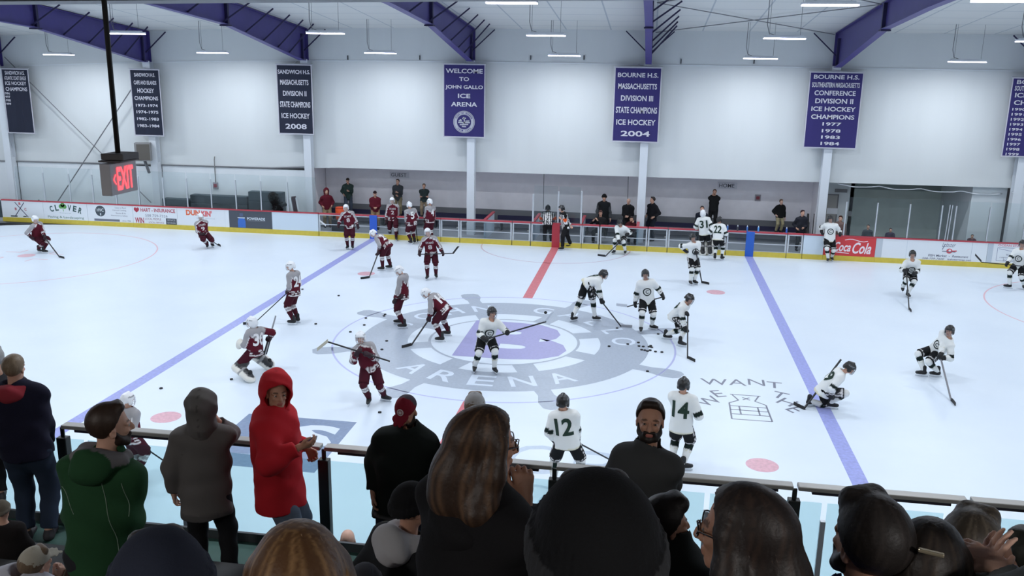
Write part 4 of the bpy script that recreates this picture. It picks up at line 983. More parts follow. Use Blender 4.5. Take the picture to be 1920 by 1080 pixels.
# things on the benches
def bottle(x, rgb, label, z=1.0, y=YB+.06):
    t = thing('water_bottle', label, 'bottle', (x, y, z), 'water bottles on the boards')
    MB().lathe([(.033, 0), (.036, .01), (.036, .08), (.031, .1), (.036, .12), (.035, .16), (.024, .18)], (x, y, z)).build('body', mat('bottle_%d' % rgb[0], rgb, .35), t, smooth=True)
    MB().lathe([(.024, .18), (.025, .2), (.01, .21), (.009, .24)], (x, y, z), 10).build('cap', M_white, t, smooth=True)
for px, c, l in ((1364, (70, 120, 190), 'blue water bottle right behind white player number 22'), (1383, (60, 66, 72), 'dark water bottle left of the right blue pad'), (1401, (70, 120, 190), 'blue water bottle above the right blue pad'), (1422, (84, 150, 215), 'light blue water bottle right of the right blue pad'), (1475, (50, 96, 180), 'blue water bottle left of the man in black at the bench end')):
    bottle(float(at_y(px, 430, YB+.06)[0]), c, l)
xo = float(at_y(638, 395, 13.8)[0])
t = thing('drink_cooler', 'orange drink cooler behind the boards at the guest bench', 'cooler', (xo, 13.8, .12)); MB().lathe([(.19, .62), (.2, .64), (.21, 1.08), (.2, 1.1)], (xo, 13.8, 0), 20).build('barrel', mat('cooler_orange', (226, 84, 36), .5), t, smooth=True)
MB().box((xo-.3, 13.5, .12), (xo+.3, 14.1, .62)).build('crate', M_dgrey, t); MB().lathe([(.205, 1.1), (.2, 1.15), (.05, 1.17)], (xo, 13.8, 0), 20).build('lid', mat('cooler_lid', (206, 70, 30), .5), t, smooth=True)
for i, (px, lean) in enumerate(((1513, .1), (1518, .02), (1523, -.06), (1529, .03))):
    p = at_y(px, 440, 14.0); x = float(p[0])-.12; stick('hockey_stick', 'spare dark stick standing at the right end of the home bench, %s from the left' % ('first', 'second', 'third', 'last')[i], (x+lean, 14.2, 1.62), (x, 14.0, .17), (x+.25, 13.95, .17)); COL.objects[-1]
# gear and mats along the left wall
M_mat = mat('dark_grey_green_mat', (66, 78, 84), .8, noise=.08, nscale=4)
for (px0, px1, pt_, l) in ((310, 362, 370, 'dark grey mat block on the left wall, lowest of three'), (362, 470, 363, 'long dark grey mat block in the middle of the left wall'), (470, 535, 357, 'tallest dark grey mat block left of the guest bench')):
    A, B_ = at_y(px0, pt_, 14.1), at_y(px1, pt_, 14.1); z1 = float(A[2])
    t = thing('stacked_mats', l, 'mats', (float(A[0]+B_[0])/2, 14.1, 0)); n = 4
    for i in range(n): MB().box((float(A[0])+.01*i, 13.75, z1*i/n+.004), (float(B_[0])-.01*i, 14.15, z1*(i+1)/n)).build('mat', M_mat, t, bevel=.02)
A, B_ = at_y(0, 376, 14.1), at_y(54, 374, 14.1)
for i, (px0, px1, l) in enumerate(((-10, 30, 'low dark block at the far left edge of the wall'), (34, 54, 'low dark block beside the far left column'))):
    A, B_ = at_y(px0, 375, 14.1), at_y(px1, 375, 14.1); t = thing('stacked_mats', l, 'mats', (float(A[0]), 14.1, 0)); [MB().box((float(A[0]), 13.8, float(A[2])*k/2+.004), (float(B_[0]), 14.15, float(A[2])*(k+1)/2)).build('mat', M_mat, t, bevel=.02) for k in range(2)]
S_ = Sdf(.05); c = at_y(517, 380, 13.6); c = V3(c); S_.noise = .05; S_.nfreq = 30
S_.cap(c+(-.1, 0, .25), c+(.1, .05, -.3), .2, .16); S_.cap(c+(0, 0, -.3), (c[0]+.1, c[1], .1), .14, .2); S_.cap(c+(.1, 0, -.05), c+(.4, .1, -.1), .08, .06)
P_, T__, Q_ = S_.mesh(.03); tag(mk_mesh('net_bundle', P_, T__, Q_, flatcol((24, 28, 28))(P_), CLOTH, None, (c[0], c[1], 0)), 'black bundle of netting against the mats', 'netting')
c = at_y(551, 368, 13.5); t = thing('goalie_pad', 'dark leg pad with white edges leaning near the bench end', 'leg pad', (float(c[0]), 13.5, 0))
x, z = float(c[0]), float(c[2]); MB().bar((x-.02, 13.5, z), (x+.26, 13.38, .0), .2, .1).build('face', mat('pad_maroon_black', (48, 20, 28), .6), t, bevel=.02); MB().bar((x-.16, 13.5, z-.08), (x+.10, 13.38, .0), .09, .12).build('edge', M_white, t, bevel=.02); MB().bar((x+.1, 13.5, z-.05), (x+.38, 13.38, .0), .03, .12).build('edge', M_white, t)
# signs, boxes
def wall_sign(s, px, py, pw, ph, label, y=YBW-.03):
    c = at_y(px, py, y); a, b_ = at_y(px-pw/2, py, y), at_y(px+pw/2, py, y); w_ = float(b_[0]-a[0]); h = float(at_y(px, py-ph/2, y)[2]-at_y(px, py+ph/2, y)[2])
    t = thing('wall_sign', label, 'sign', c); x, z = float(c[0]), float(c[2])
    MB().box((x-w_/2, y-.01, z-h/2), (x+w_/2, y+.012, z+h/2)).build('board', mat('grey_sign_board', (214, 214, 220), .7), t)
    tb = MB(); put_text(tb, s, (x-.03, y-.013, z), FX, FZ, w_*.8, h*.6, bold=.01); tb.build('lettering', T_((78, 80, 88)), t)
wall_sign('GUEST', 749, 328, 36, 11, 'grey sign lettered GUEST on the bench wall')
wall_sign('HOME', 1364, 348, 36, 12, 'grey sign lettered HOME on the bench wall')
for px, py, y, l in ((1421, 371, YBW, 'red alarm box on the wall of the home bench'), (404, 348, YW, 'red alarm box on the lower left wall')):
    c = at_y(px, py, y-.03); x, z = float(c[0]), float(c[2]); t = thing('alarm_box', l, 'alarm box', c)
    MB().box((x-.12, y-.04, z-.14), (x+.12, y, z+.14)).build('frame', mat('alarm_grey', (150, 146, 152), .6), t); MB().box((x-.07, y-.055, z-.07), (x+.07, y-.04, z+.07)).build('cover', mat('alarm_red', (140, 60, 72), .5), t)
    if y == YW:
        MB().tube([(x+.02, y-.03, z+.14), (x+.02, y-.03, z+1.15), (x+.05, y-.03, z+1.3)], .02, 6).build('conduit', M_steel, t)
c = at_y(1577, 358, YBW-.03); x, z = float(c[0]), float(c[2]); tb = MB(); tag(MB().box((x-.25, YBW-.05, z-.06), (x+.25, YBW-.01, z+.08)).build('emergency_lamp', M_grey, loc=c), 'small grey unit above the door at right', 'lamp unit')
c = at_y(1560, 396, YBW-.05); x, z = float(c[0]), float(c[2]); tag(MB().box((x-.22, YBW-.06, z-.12), (x+.22, YBW-.05, z+.13)).build('paper_notice', M_white, loc=c), 'white notice on the door at right', 'notice')
c = at_y(1592, 401, YBW); x, z = float(c[0]), float(c[2]); tag(MB().box((x-.06, YBW-.03, z-.1), (x+.1, YBW-.002, z+.12)).build('wall_plate', M_grey, loc=c), 'small grey plate on the wall right of the door', 'plate')
c = at_y(270, 285, 14.0); x, z = float(c[0]), float(c[2]); t = thing('wall_speaker', 'grey box speaker mounted high on the left column', 'speaker', c)
rz = Matrix.Rotation(.35, 3, 'Z'); MB().box((x-.33, 13.75, z-.38), (x+.33, 14.15, z+.42), rot=rz).build('cabinet', mat('speaker_grey', (136, 136, 136), .6), t, bevel=.015); MB().box((x-.24, 13.735, z-.33), (x+.3, 13.75, z+.36), rot=rz, piv=(x, 13.95, z)).build('grille', mat('speaker_grille', (98, 94, 88), .8), t); MB().bar((x, 14.0, z-.38), (x+.05, 14.2, z-.95), .1, .08).build('bracket', M_grey, t)
for px, l in ((1020, 'dark wire hanging over the penalty box'), (1178, 'grey wire hanging behind the timekeeper in black')):
    a, b_ = at_y(px, 325 if px < 1100 else 330, 15.2), at_y(px-1, 392 if px < 1100 else 378, 15.2); o = MB().tube([(a[0], 15.2, 2.86), tuple(b_)], .012, 6).build('hanging_wire', M_dgrey, loc=(a[0], 15.2, 2.86)); tag(o, l, 'wire')
# small brackets on the upper wall
for i, px in enumerate((652, 787, 995, 1095, 1277, 1414)):
    c = at_y(px, 108 if px < 1200 else 115, YW-.03); x, z = float(c[0]), float(c[2]); o = MB().box((x-.02, YW-.05, z-.09), (x+.02, YW, z+.09)).build('wall_bracket', M_dgrey, loc=c); tag(o, 'small dark bracket on the upper wall, %s from the left' % ('first', 'second', 'third', 'fourth', 'fifth', 'sixth')[i], 'bracket', 'brackets on the upper wall')
# banners
BN, BP = (26, 32, 52), (46, 40, 102)
def banner(px0, py0, px1, py1, rgb, label, lines, y=14.05, seal=False, years=None, ink=(206, 206, 216)):
    a, b_ = at_y(px0, py0, y), at_y(px1, py1, y); x0, x1, z1, z0 = float(a[0]), float(b_[0]), float(a[2]), float(b_[2]); W, Hh = x1-x0, z1-z0
    t = thing('banner', label, 'banner', ((x0+x1)/2, y, z1))
    mb = MB(); n = 9
    pr = [(x0+W*i/(n-1), y+.004*math.sin(i*1.7)) for i in range(n)]; vs = []
    for (x, yy) in pr: vs += [(x, yy, z0), (x, yy+.008, z0), (x, yy+.008, z1), (x, yy, z1)]
    fs = [(0, 1, 2, 3), tuple(4*(n-1)+k for k in (3, 2, 1, 0))]
    for i in range(n-1):
        for k in range(4): j = (k+1) % 4; fs.append((4*i+k, 4*i+4+k, 4*i+4+j, 4*i+j))
    mb.add(vs, fs); mb.build('cloth', mat('banner_%d' % rgb[0], rgb, .85, bump=.1, bscale=60), t)
    hm = MB()
    for x in (x0, x1): hm.box((x-.018, y-.008, z0), (x+.018, y+.012, z1))
    for z in (z0, z1): hm.box((x0-.02, y-.01, z-.022), (x1+.02, y+.014, z+.022))
    hm.build('hem', mat('banner_hem', (188, 188, 198), .8), t)
    MB().tube([(x0-.05, y+.02, z1+.03), (x1+.05, y+.02, z1+.03)], .018, 8).bar(((x0+x1)/2, y+.02, z1+.03), ((x0+x1)/2, 14.4, z1+.14), .04, .02).build('rod', M_alu, t)
    tx = MB()
    for s, v, w_, h in lines: put_text(tx, s, ((x0+x1)/2, y-.012, z1-Hh*v), FX, FZ, W*w_, Hh*h, bold=.022)
    if years:
        for cx, n_, v0, dv, start in years:
            for i in range(n_): put_text(tx, str(start+i), (x0+W*cx, y-.012, z1-Hh*(v0+dv*i)), FX, FZ, W*.22, Hh*.035, bold=.015)
    tx.build('lettering', T_(ink), t)
    if seal:
        c = ((x0+x1)/2, y-.012, z1-Hh*.79); r = W*.265; sm = MB()
        def rg(r0, r1, o):
            n = 48; sm.add([(c[0]+rr*math.cos(2*PI*i/n), y-o, c[2]+rr*math.sin(2*PI*i/n)) for i in range(n) for rr in (r0, r1)], [(2*i, 2*i+1, (2*i+3) % (2*n), (2*i+2) % (2*n)) for i in range(n)])
        rg(r*.95, r, .012); rg(r*.66, r*.92, .012)
        for (p, q_) in (((-.5, .1), (-.2, .1)), ((-.4, .2), (-.25, .2)), ((.15, .08), (.5, .1)), ((-.05, .45), (.05, .1)), ((-.15, .3), (.18, .35)), ((-.1, -.2), (.1, .05)), ((-.4, -.25), (.4, -.22)), ((-.2, -.4), (.2, -.42)), ((-.55, -.05), (.55, -.05))):
            sm.bar((c[0]+p[0]*r, y-.013, c[2]+p[1]*r), (c[0]+q_[0]*r, y-.013, c[2]+q_[1]*r), .05, .003, up=(0, 1, 0))
        sm.build('seal', T_((176, 178, 190)), t)
        st = MB()
        for txt, a0, a1, up in (('TOWN OF BOURNE', 155, 25, 1), ('INC. 1884', 225, 315, -1)):
            for i, ch in enumerate(txt):
                if ch == ' ': continue
                a_ = math.radians(a0+(a1-a0)*i/(len(txt)-1)); put_text(st, ch, (c[0]+r*.79*math.cos(a_), y-.0155, c[2]+r*.79*math.sin(a_)), (math.sin(a_)*up, 0, -math.cos(a_)*up), (math.cos(a_)*up, 0, math.sin(a_)*up), h=r*.16, bold=.02)
        st.build('seal_lettering', T_((60, 54, 120)), t)
    return t
L1 = lambda h=.055: h
banner(2, 129, 65, 250, BN, 'dark navy banner at the far left edge with an empty lower half', [('SANDWICH H.S.', .06, .74, .06), ('ATLANTIC COAST LEAGUE', .14, .82, .06), ('ICE HOCKEY', .22, .8, .055), ('CHAMPIONS', .31, .82, .06)], years=[(.12, 4, .38, .055, 1996)])
banner(243, 130, 307, 255, BN, 'dark navy banner listing 1973-1974 to 1983-1984', [('SANDWICH H.S.', .08, .72, .055), ('CAPE AND ISLANDS', .195, .78, .06), ('HOCKEY', .315, .58, .065), ('CHAMPIONS', .43, .82, .06), ('1973-1974', .54, .76, .045), ('1974-1975', .64, .76, .045), ('1982-1983', .745, .76, .045), ('1983-1984', .85, .76, .045)])
banner(518, 121, 588, 252, BN, 'dark navy banner ending in 2008', [('SANDWICH H.S.', .10, .93, .06), ('MASSACHUSETTS', .25, .82, .075), ('DIVISION II', .41, .68, .075), ('STATE CHAMPIONS', .57, .88, .085), ('ICE HOCKEY', .735, .82, .075), ('2008', .89, .62, .075)])
banner(832, 120, 908, 258, BP, 'purple welcome banner with a round white seal', [('WELCOME', .09, .9, .062), ('TO', .20, .24, .055), ('JOHN GALLO', .315, .92, .065), ('ICE', .43, .3, .06), ('ARENA', .545, .64, .062)], seal=True)
banner(1154, 126, 1233, 267, BP, 'purple banner ending in 2004', [('BOURNE H.S.', .10, .88, .06), ('MASSACHUSETTS', .25, .84, .075), ('DIVISION III', .41, .7, .075), ('STATE CHAMPIONS', .57, .9, .085), ('ICE HOCKEY', .735, .86, .075), ('2004', .89, .64, .075)])
banner(1520, 135, 1604, 279, BP, 'purple southeastern conference banner with four years', [('BOURNE H.S.', .06, .86, .055), ('SOUTHEASTERN MASSACHUSETTS', .165, .9, .065), ('CONFERENCE', .27, .78, .065), ('DIVISION II', .375, .72, .065), ('ICE HOCKEY', .48, .84, .06), ('CHAMPIONS', .585, .82, .06), ('1977', .68, .36, .045), ('1978', .77, .36, .045), ('1983', .855, .36, .045), ('1984', .94, .36, .045)])
banner(1900, 146, 1990, 296, BP, 'purple banner cut off by the right edge with columns of years', [('BOURNE H.S.', .05, .86, .055), ('SOUTHEASTERN MASSACHUSETTS', .13, .9, .06), ('ICE HOCKEY', .215, .86, .06), ('CHAMPIONS', .31, .86, .06)], years=[(.17, 10, .395, .064, 1990), (.5, 9, .395, .064, 2000)])
# pucks
PK = MB().lathe([(.036, 0), (.038, .003), (.038, .0225), (.036, .0255)], (0, 0, 0), 20)
pk = None
for px, py, l in ((635,555,'puck lying alone above the left half of the emblem'), (567,543,'puck by the left blue line, right of the player on it'), (592,608,'puck left of the emblem, lower of two between player and circle'), (553,0,''), (683,610,'puck just above the head of the player facing the stands'), (657,623,'puck at the upper left of the centre circle, lowest of three'), (686,597,'puck at the upper left of the centre circle, topmost'), (720,593,'pair of pucks seen as one by the sideways maroon player'), (722,590,'puck touching another by the sideways maroon player'), (725,640,'puck right of the head of the player facing the stands'), (716,656,'puck above the butt of the raised stick'), (302,729,'puck lying alone above the near left red spot'), (434,712,'puck left of the maroon goalkeeper'), (712,774,'puck at the feet of the player facing the stands'), (1157,616,'puck by the blade on the right of the emblem'), (1234,627,'puck by the skate of the arms-spread white player'),
               (1142,650,'leftmost puck of the pile'), (1177,646,'puck up left of the pile'), (1197,643,'topmost puck of the pile'), (1198,649.5,'puck under the topmost one of the pile'), (1206,650.5,'puck in the upper row of the pile, left'), (1217,650.8,'puck in the upper row of the pile, middle'), (1222,652,'puck in the upper row of the pile, right'), (1220,649,'puck at the upper right of the pile'), (1203,656.5,'puck in the lower row of the pile, leftmost'), (1209,657.5,'puck in the lower row of the pile, second'), (1214,659,'puck in the lower row of the pile, third'), (1219,657.5,'puck in the lower row of the pile, last'), (1229,660,'puck right of the pile, nearer'), (1241,661,'puck right of the pile, farther'), (1214,697,'puck on the handle of the wheel below the pile')):
    if not l: continue
    p = at_z(px, py)
    o = PK.build('hockey_puck', mat('puck_rubber', (22, 22, 24), .6), loc=(0, 0, 0), smooth=False) if pk is None else pk.copy()
    if pk is not None: COL.objects.link(o)
    pk = o; o.location = (p[0], p[1], .001); tag(o, l, 'puck', 'pucks on the ice')
p = at_d(1023, 586, float((at_z(908, 698)-CAM)@CF)+.2)
o = pk.copy(); COL.objects.link(o); o.location = p; o.rotation_euler = (1.3, .3, 0); tag(o, 'puck in the air above the raised stick blade', 'puck', 'pucks on the ice')
# ---- near side: stands, handrail, near boards
ZF, YE = 2.75, -15.46
M_green = mat('green_deck_paint', (58, 92, 84), .75, noise=.08, nscale=5)
M_conc = mat('dark_concrete', (70, 72, 74), .85, noise=.06, nscale=4)
dk = MB().box((-14, -16.4, ZF-.2), (20, YE, ZF)); struct(dk, 'floor_stand', M_green)
tr = MB()
for n in range(1, 9): tr.box((-14, -16.4-.8*n if n < 8 else -27, -.1), (20, -16.4-.8*(n-1), ZF+.35*n))
struct(tr, 'floor_tiers', M_conc)
struct(MB().box((-14, -16.3, -.1), (20, -16.2, ZF-.2)), 'wall_under_stand', M_grey); struct(MB().box((-29.5, -16.2, -.2), (29.5, -13.05, -.001)), 'floor_walkway', M_conc)
struct(MB().box((-29.5, -27.2, -.1), (29.5, -27, 9)), 'wall_front', M_dgrey)
struct(MB().box((-29.5, -27, 8.25), (29.5, -14.6, 8.4)), 'ceiling_stand', mat('dim_soffit', (118, 120, 124), .8))
zb_ = lambda x: 7.80+.013*x
struct(wall_strip(-29.5, 29.5, lambda x: max(7.4, zb_(x)), lambda x: 10.2, -14.75, -14.3, 2), 'trim_3', mat('grey_bulkhead', (176, 180, 186), .7))
struct(MB().box((-14, YE-.03, ZF), (20, YE, ZF+.09)), 'trim_4', M_dgrey)
rx = [float(at_y(px, py, -15.5)[0]) for px, py in ((118, 805), (608, 850), (1040, 885), (1490, 920), (1815, 945))]; zr = 3.83
rx = rx+[rx[-1]+1.9]
hr = thing('handrail', 'long brushed metal handrail on dark posts along the front of the stands', 'handrail', (rx[2], -15.5, ZF))
for i, (a, b_) in enumerate(zip(rx[:-1], rx[1:])):
    MB().box((a+.02, -15.56, zr-.03), (b_-.02, -15.46, zr+.01)).build('top_rail', mat('rail_metal', (170, 168, 164), .45, .25), hr, bevel=.008)
    MB().box((a+.14, -15.53, zr-.065), (b_-.14, -15.49, zr-.03)).build('under_rail', mat('rail_black', (40, 36, 48), .5), hr)
for x in rx: MB().box((x-.05, -15.55, ZF), (x+.05, -15.47, zr-.13)).box((x-.02, -15.52, zr-.13), (x+.02, -15.5, zr-.03)).build('post', mat('post_black', (34, 40, 40), .5), hr, bevel=.006)
nx = [5.84-1.32*k for k in range(-4, 9)][::-1]
nb = thing('near_boards', 'low white boards on the near side below the stands', 'rink board', (0, -YB, 0))
MB().box((-20, -YB-.08, .2), (20, -YB, .95)).build('panel', M_white, nb); MB().box((-20, -YB-.08, 0), (20, -YB+.012, .2)).build('kick_plate', M_yellow, nb); MB().box((-20, -YB-.13, .95), (20, -YB+.015, 1.0)).build('cap_rail', M_red, nb)
for i, x in enumerate(nx): gsec(x, (nx+[None])[i+1], -YB-.05, 2.22, 2.44, 'glass section with a grey post below the handrail, %s from the left' % ORD[i], 'glass sections below the handrail', glass_mat('rink_glass', (.80, .905, .905)), .06)
# exit sign on its pipe
D = 6.0; c = at_d(233, 333, D); t = thing('exit_sign', 'lit red exit sign hanging on a dark pipe', 'exit sign', c); c = V3(c)
M_sg = mat('exit_housing', (226, 224, 230), .6)
MB().box((c[0]-.075, c[1]-.155, c[2]-.105), (c[0], c[1]+.155, c[2]+.105)).build('housing', M_sg, t, bevel=.006)
fm = MB(); put_text(fm, 'EXIT', (c[0]+.003, c[1]+.012, c[2]), (0, 1, 0), (0, 0, 1), .19, .152, bold=.02); fm.build('lit_lettering', mat('exit_red_light', (255, 60, 70), .4, emit=2.2, ecol=(1., .07, .09)), t)
ch = MB(); y0 = c[1]-.112
for sg in (-1, 1): ch.bar((c[0]+.003, y0-.012, c[2]), (c[0]+.003, y0+.012, c[2]+sg*.032), .007, .002, up=(1, 0, 0))
ch.build('lit_arrow', _mats['exit_red_light'], t)
MB().box((c[0]-.10, c[1]-.09, c[2]+.125), (c[0]+.06, c[1]+.1, c[2]+.165)).box((c[0]-.11, c[1]-.11, c[2]+.11), (c[0]+.05, c[1]+.12, c[2]+.122)).build('canopy', mat('exit_canopy', (110, 106, 108), .6), t, bevel=.004)
MB().tube([(c[0]-.03, c[1], c[2]+.16), (c[0]-.03, c[1], 8.26)], .017, 10).build('pipe', mat('exit_pipe', (58, 56, 52), .5), t, smooth=True)
MT, WT = 'maroon team players', 'white team players'
M_ = lambda label, *a, **k: player('M', label, *a, **k)
W_ = lambda label, *a, **k: player('W', label, *a, **k)
# ---- maroon team
M_('maroon player in a white helmet gliding alone at the far left faceoff circle', ((82,475),(73,473)), (70,444), (67.5,419), (66,412.5), (88.5,448.5,-.25), (60,447,-.1), 140, st=((80,440,-.2),(112,482.5),(116,483.2)), st_label='dark stick held by the maroon player at the far left circle', pitch=15)
M_('maroon player crouching in front of the orange lettered board', ((398,463),(389,465)), (382,440), (376.5,416), (376,406.5), (388,438,-.25), (373,438,-.25), 172, st=((378,440,-.3),(409,459.5),(413,461)), st_label='dark stick trailing right of the crouching maroon player', crest=True, pitch=20)
M_('maroon player standing between the blank board and the left blue pad', ((661,466.8),(652,467)), (655.5,425), (651,398.5), (648.8,390), (672,421,-.1), (634,420,-.1), 185, num='8', crest=True, st=((675,426,-.12),(611,424,-.12),(602,417,-.12)), st_label='stick with white taped blade held level by the maroon player left of the blue pad', blade=(220,222,224))
M_('maroon player facing the camera just right of the left blue pad', ((743,451),(732,446.5)), (737,416), (736.5,384.5), (735.2,376.5), (747,413,-.05), (723.5,417,-.05), 186, num='2', crest=True, st=((744,404,-.1),(747,445.5),(752,443)), st_label='stick upright beside the maroon player right of the left blue pad', blade=(196,190,120))
M_('maroon player seen from behind by the guest bench, middle of three', ((771,458),(777.5,457)), (773,425), (769,393), (767.5,385), (762.5,424,.1), (778.5,418,.1), 335, num='5', st=((779,412,.1),(782.5,453),(784,449)), st_label='stick held low by the middle maroon player at the guest bench')
M_('maroon player turned to the guest bench behind the facing teammate', ((802,456),(811,456)), (806,421), (806.5,388), (805.5,379), (796,415,.1), (812.5,419,.1), 318, num='4')
M_('maroon player bent over a stick at the far left red spot', ((717.5,507.5),(732,504.5)), (726,460), (709.5,444.5), (699.5,438), (711,474,-.15), (707,485,-.2), 292, num='24', st=((713,464,-.1),(692,521),(682,522.5)), st_label='dark stick reaching to the far left red spot', look=275, pitch=35, toes=(275,285))
M_('maroon player standing with stick held level across the hips', ((817.5,521.5),(801.5,524)), (808.5,473), (804.5,444), (802,436.5), (831,473,-.1), (786,474,-.1), 183, num='8', crest=True, st=((783,477,-.15),(851,475,-.15),(859,464,-.15)), st_label='dark stick held level behind the gloves of the facing maroon player', H=1.82)
M_('maroon player standing sideways on the left blue line', ((550.5,609),(558.5,605)), (551,553), (550,512), (544.5,499.5), (539,549,-.05), (552,547,-.2), 305, num='24', st=((548,540,-.1),(477,606),(470,607)), st_label='dark stick crossing the left blue line, blade behind the goalkeeper', look=285)
M_('maroon goalkeeper number 30 with white pads skating left', ((470,716),(506,693)), (478,660), (478,617), (472.5,605.5), (450,645,.1), (500,634,.15), 318, num='30', goalie=True, H=1.8, st=((517,592,.2),(497,664,.1),(480,668,.1)), st_label='goalkeeper stick poking up behind number 30', shaft=(150,152,156), look=300)
M_('maroon player looking down at the upper left of the centre emblem', ((758,616),(750,608)), (754,566), (756,516), (749,508.5), (740,566,-.15), (752,557,-.2), 292, num='4', look=272, pitch=30, toes=(272,280))
M_('maroon player bent forward over the wheel emblem with stick down', ((828.5,641),(840.5,629.5)), (834,580), (811,556), (798.5,550), (803,599,-.2), (810,590,-.1), 295, num='10', st=((815,583,-.1),(771,647.4),(766,649)), st_label='dark stick reaching down onto the wheel emblem', look=278, pitch=35, toes=(275,285))
M_('maroon player facing the stands with stick raised across the chest', ((720,752),(692,758)), (694,690), (679,649), (676,633.5), (688,665,-.28), (670,662,-.28), 190, num='9', st=((731,677.4,-.3),(615,641,-.3),(601,653,-.3)), st_label='dark stick held across the chest, pale blade out to the left', blade=(190,186,168), toes=(120,190), H=1.8)
M_('maroon player near the stands seen behind the bearded man in green', ((243,905),(256,903)), (245,822), (241,766), (240,751.5), (249,822,-.1), (248,824,-.15), 55, num='6', st=((243,820,-.1),(332,881),(345,884)), st_label='dark stick pointing right behind the man in the green jacket', H=1.72, toes=(70,88))
# ---- white team
W_('white player leaning forward by the boards right of the officials', ((1172,476.7),(1151.5,475.8)), (1166,443), (1164,424.5), (1162,418.5), (1176,440,-.1), (1155,452,-.15), 195, st=((1177,439,-.1),(1134.5,480.8),(1126,480)), st_label='dark stick reaching left from the leaning white player by the boards', pitch=35)
W_('white player with short stick standing in front of the home bench', ((1301.5,532.8),(1294,534)), (1299,482), (1301,455), (1299,446.5), (1311,475,-.25), (1286.5,472,0), 150, st=((1304,466,-.28),(1316,530),(1321,531)), st_label='stick hanging down from the white player before the home bench', crest=True)
W_('white goalkeeper number 31 seen from behind at the home bench', ((1317.5,479),(1331,479)), (1321,444), (1319,409), (1318,400.5), (1308,427,.2), (1333,428,.1), 3, num='31', goalie=True, H=1.8)
W_('white player number 22 beside the goalkeeper at the home bench', ((1340,487),(1353,487.8)), (1346,446), (1348.5,421.5), (1349,413.5), (1337,441,.1), (1362,442,.1), 18, num='22')
W_('white player standing in front of the red drink board', ((1559,488.5),(1552,491)), (1555,451), (1558,420.5), (1557,411), (1576,440,-.1), (1541,437.5,0), 175, crest=True, H=1.84)
W_('white player gliding toward the stands below the drink boards', ((1701,557.5),(1691,553.5)), (1706,511), (1710.5,490), (1711,477), (1714.5,514,-.2), (1695,515,-.1), 165, crest=True, st=((1699,505,-.25),(1704.5,580),(1707,582)), st_label='stick trailing below the gliding white player', lift=(0,.12))
W_('white player cut by the right edge of the picture', ((1919,542),(1892,541)), (1911,497), (1915,470), (1917,457.5), (1923,497,-.2), (1887,493.5,-.2), 200, crest=True, st=((1926,500,-.2),(1840,491.5,-.2),(1830,481,-.2)), st_label='dark stick held low along the right boards', toes=(180,265))
W_('white player bent over a stick at the top right of the emblem', ((1073.5,602.8),(1114.5,601.5)), (1102,532), (1124,524.5), (1131.5,515), (1116,545,-.15), (1129,566,-.15), 68, num='9', st=((1110,542,-.1),(1164.7,612.5),(1182,613)), st_label='dark stick ending in a grey blade on the right of the emblem', blade=(150,152,158), toes=(50,92), H=1.82, pitch=20, shaft=(28,28,30))
W_('white player standing with arms spread, stick behind the hips', ((1222,617.8),(1201.5,622.4)), (1213,561), (1211.5,527.5), (1210,514.5), (1243,553,0), (1189,569,0), 172, crest=True, st=((1246,556,.1),(1176,575,.1),(1164,574,.1)), st_label='thin stick held behind the hips of the arms-spread white player', blade=(196,202,212), toes=(110,180), H=1.82)
W_('white player crouching with stick straight down at the puck pile', ((1247.5,636),(1275,649)), (1266,592), (1286,571), (1292.5,561), (1290,592,-.1), (1285.5,619,-.25), 105, num='19', st=((1289.5,586,-.2),(1289,671.5),(1303,677)), st_label='dark stick pointing straight down right of the puck pile', look=125, pitch=20)
W_('white player at the middle of the emblem with stick raised right', ((927,699),(890,696.8)), (911.5,634), (921,602), (922.5,586.5), (952,624,-.2), (908,632,-.3), 172, crest=True, st=((905,638,-.32),(1024,603,-.1),(1032,592,-.1)), st_label='stick held out to the right by the white player on the emblem letter', blade=(200,206,216), look=150, H=1.82)
W_('white player number 14 seen from behind near the bearded man', ((1259,877),(1280,882)), (1277,801), (1281,739), (1281.5,724), (1283,785,.3), (1311,782,.15), 14, num='14', H=1.86, toes=(0,75))
W_('white player number 12 seen from behind over the handrail', ((1037,923),(1086,922)), (1063,830), (1056.5,772), (1055.5,755.5), (1040,826,.15), (1092,828,0), 8, num='12', st=((1080,828,.15),(1166,874),(1180,876)), st_label='dark stick running right from white player number 12', H=1.84, knee_out=.5)
W_('white player number 19 crouching across the right blue line', ((1516.5,762),(1555,766)), (1543,735), (1577,699), (1593,690), (1569,733,-.15), (1559,745,-.2), 78, num='19', st=((1577,674,.25),(1507,767),(1490,760)), st_label='stick slung over the crouching player on the right blue line', pitch=25, toes=(60,85))
W_('white player leaning while turning on the ice at right', ((1757,706.7),(1731,705.7)), (1755,658), (1778,635), (1780.5,620.5), (1784,665,-.2), (1768,677,-.25), 225, crest=True, st=((1763,668,-.28),(1783.5,751),(1788,755)), st_label='stick dragging behind the leaning player at right', toes=(255,260), look=200, shaft=(120,120,126))
# ---- officials
player('R', 'referee seen from behind leaning on the penalty box boards', ((1021,461),(1034,460.5)), (1027,418), (1027.3,399), (1027.3,391), (1014,414,.3), (1041,414,.3), 0, H=1.78)
player('R', 'referee facing left with an orange armband at the red line', ((1054.5,469.6),(1069.5,464.5)), (1061,425), (1056,400.5), (1052.5,391.5), (1050,409,-.1), (1072,426,0), 250, H=1.8, look=255)
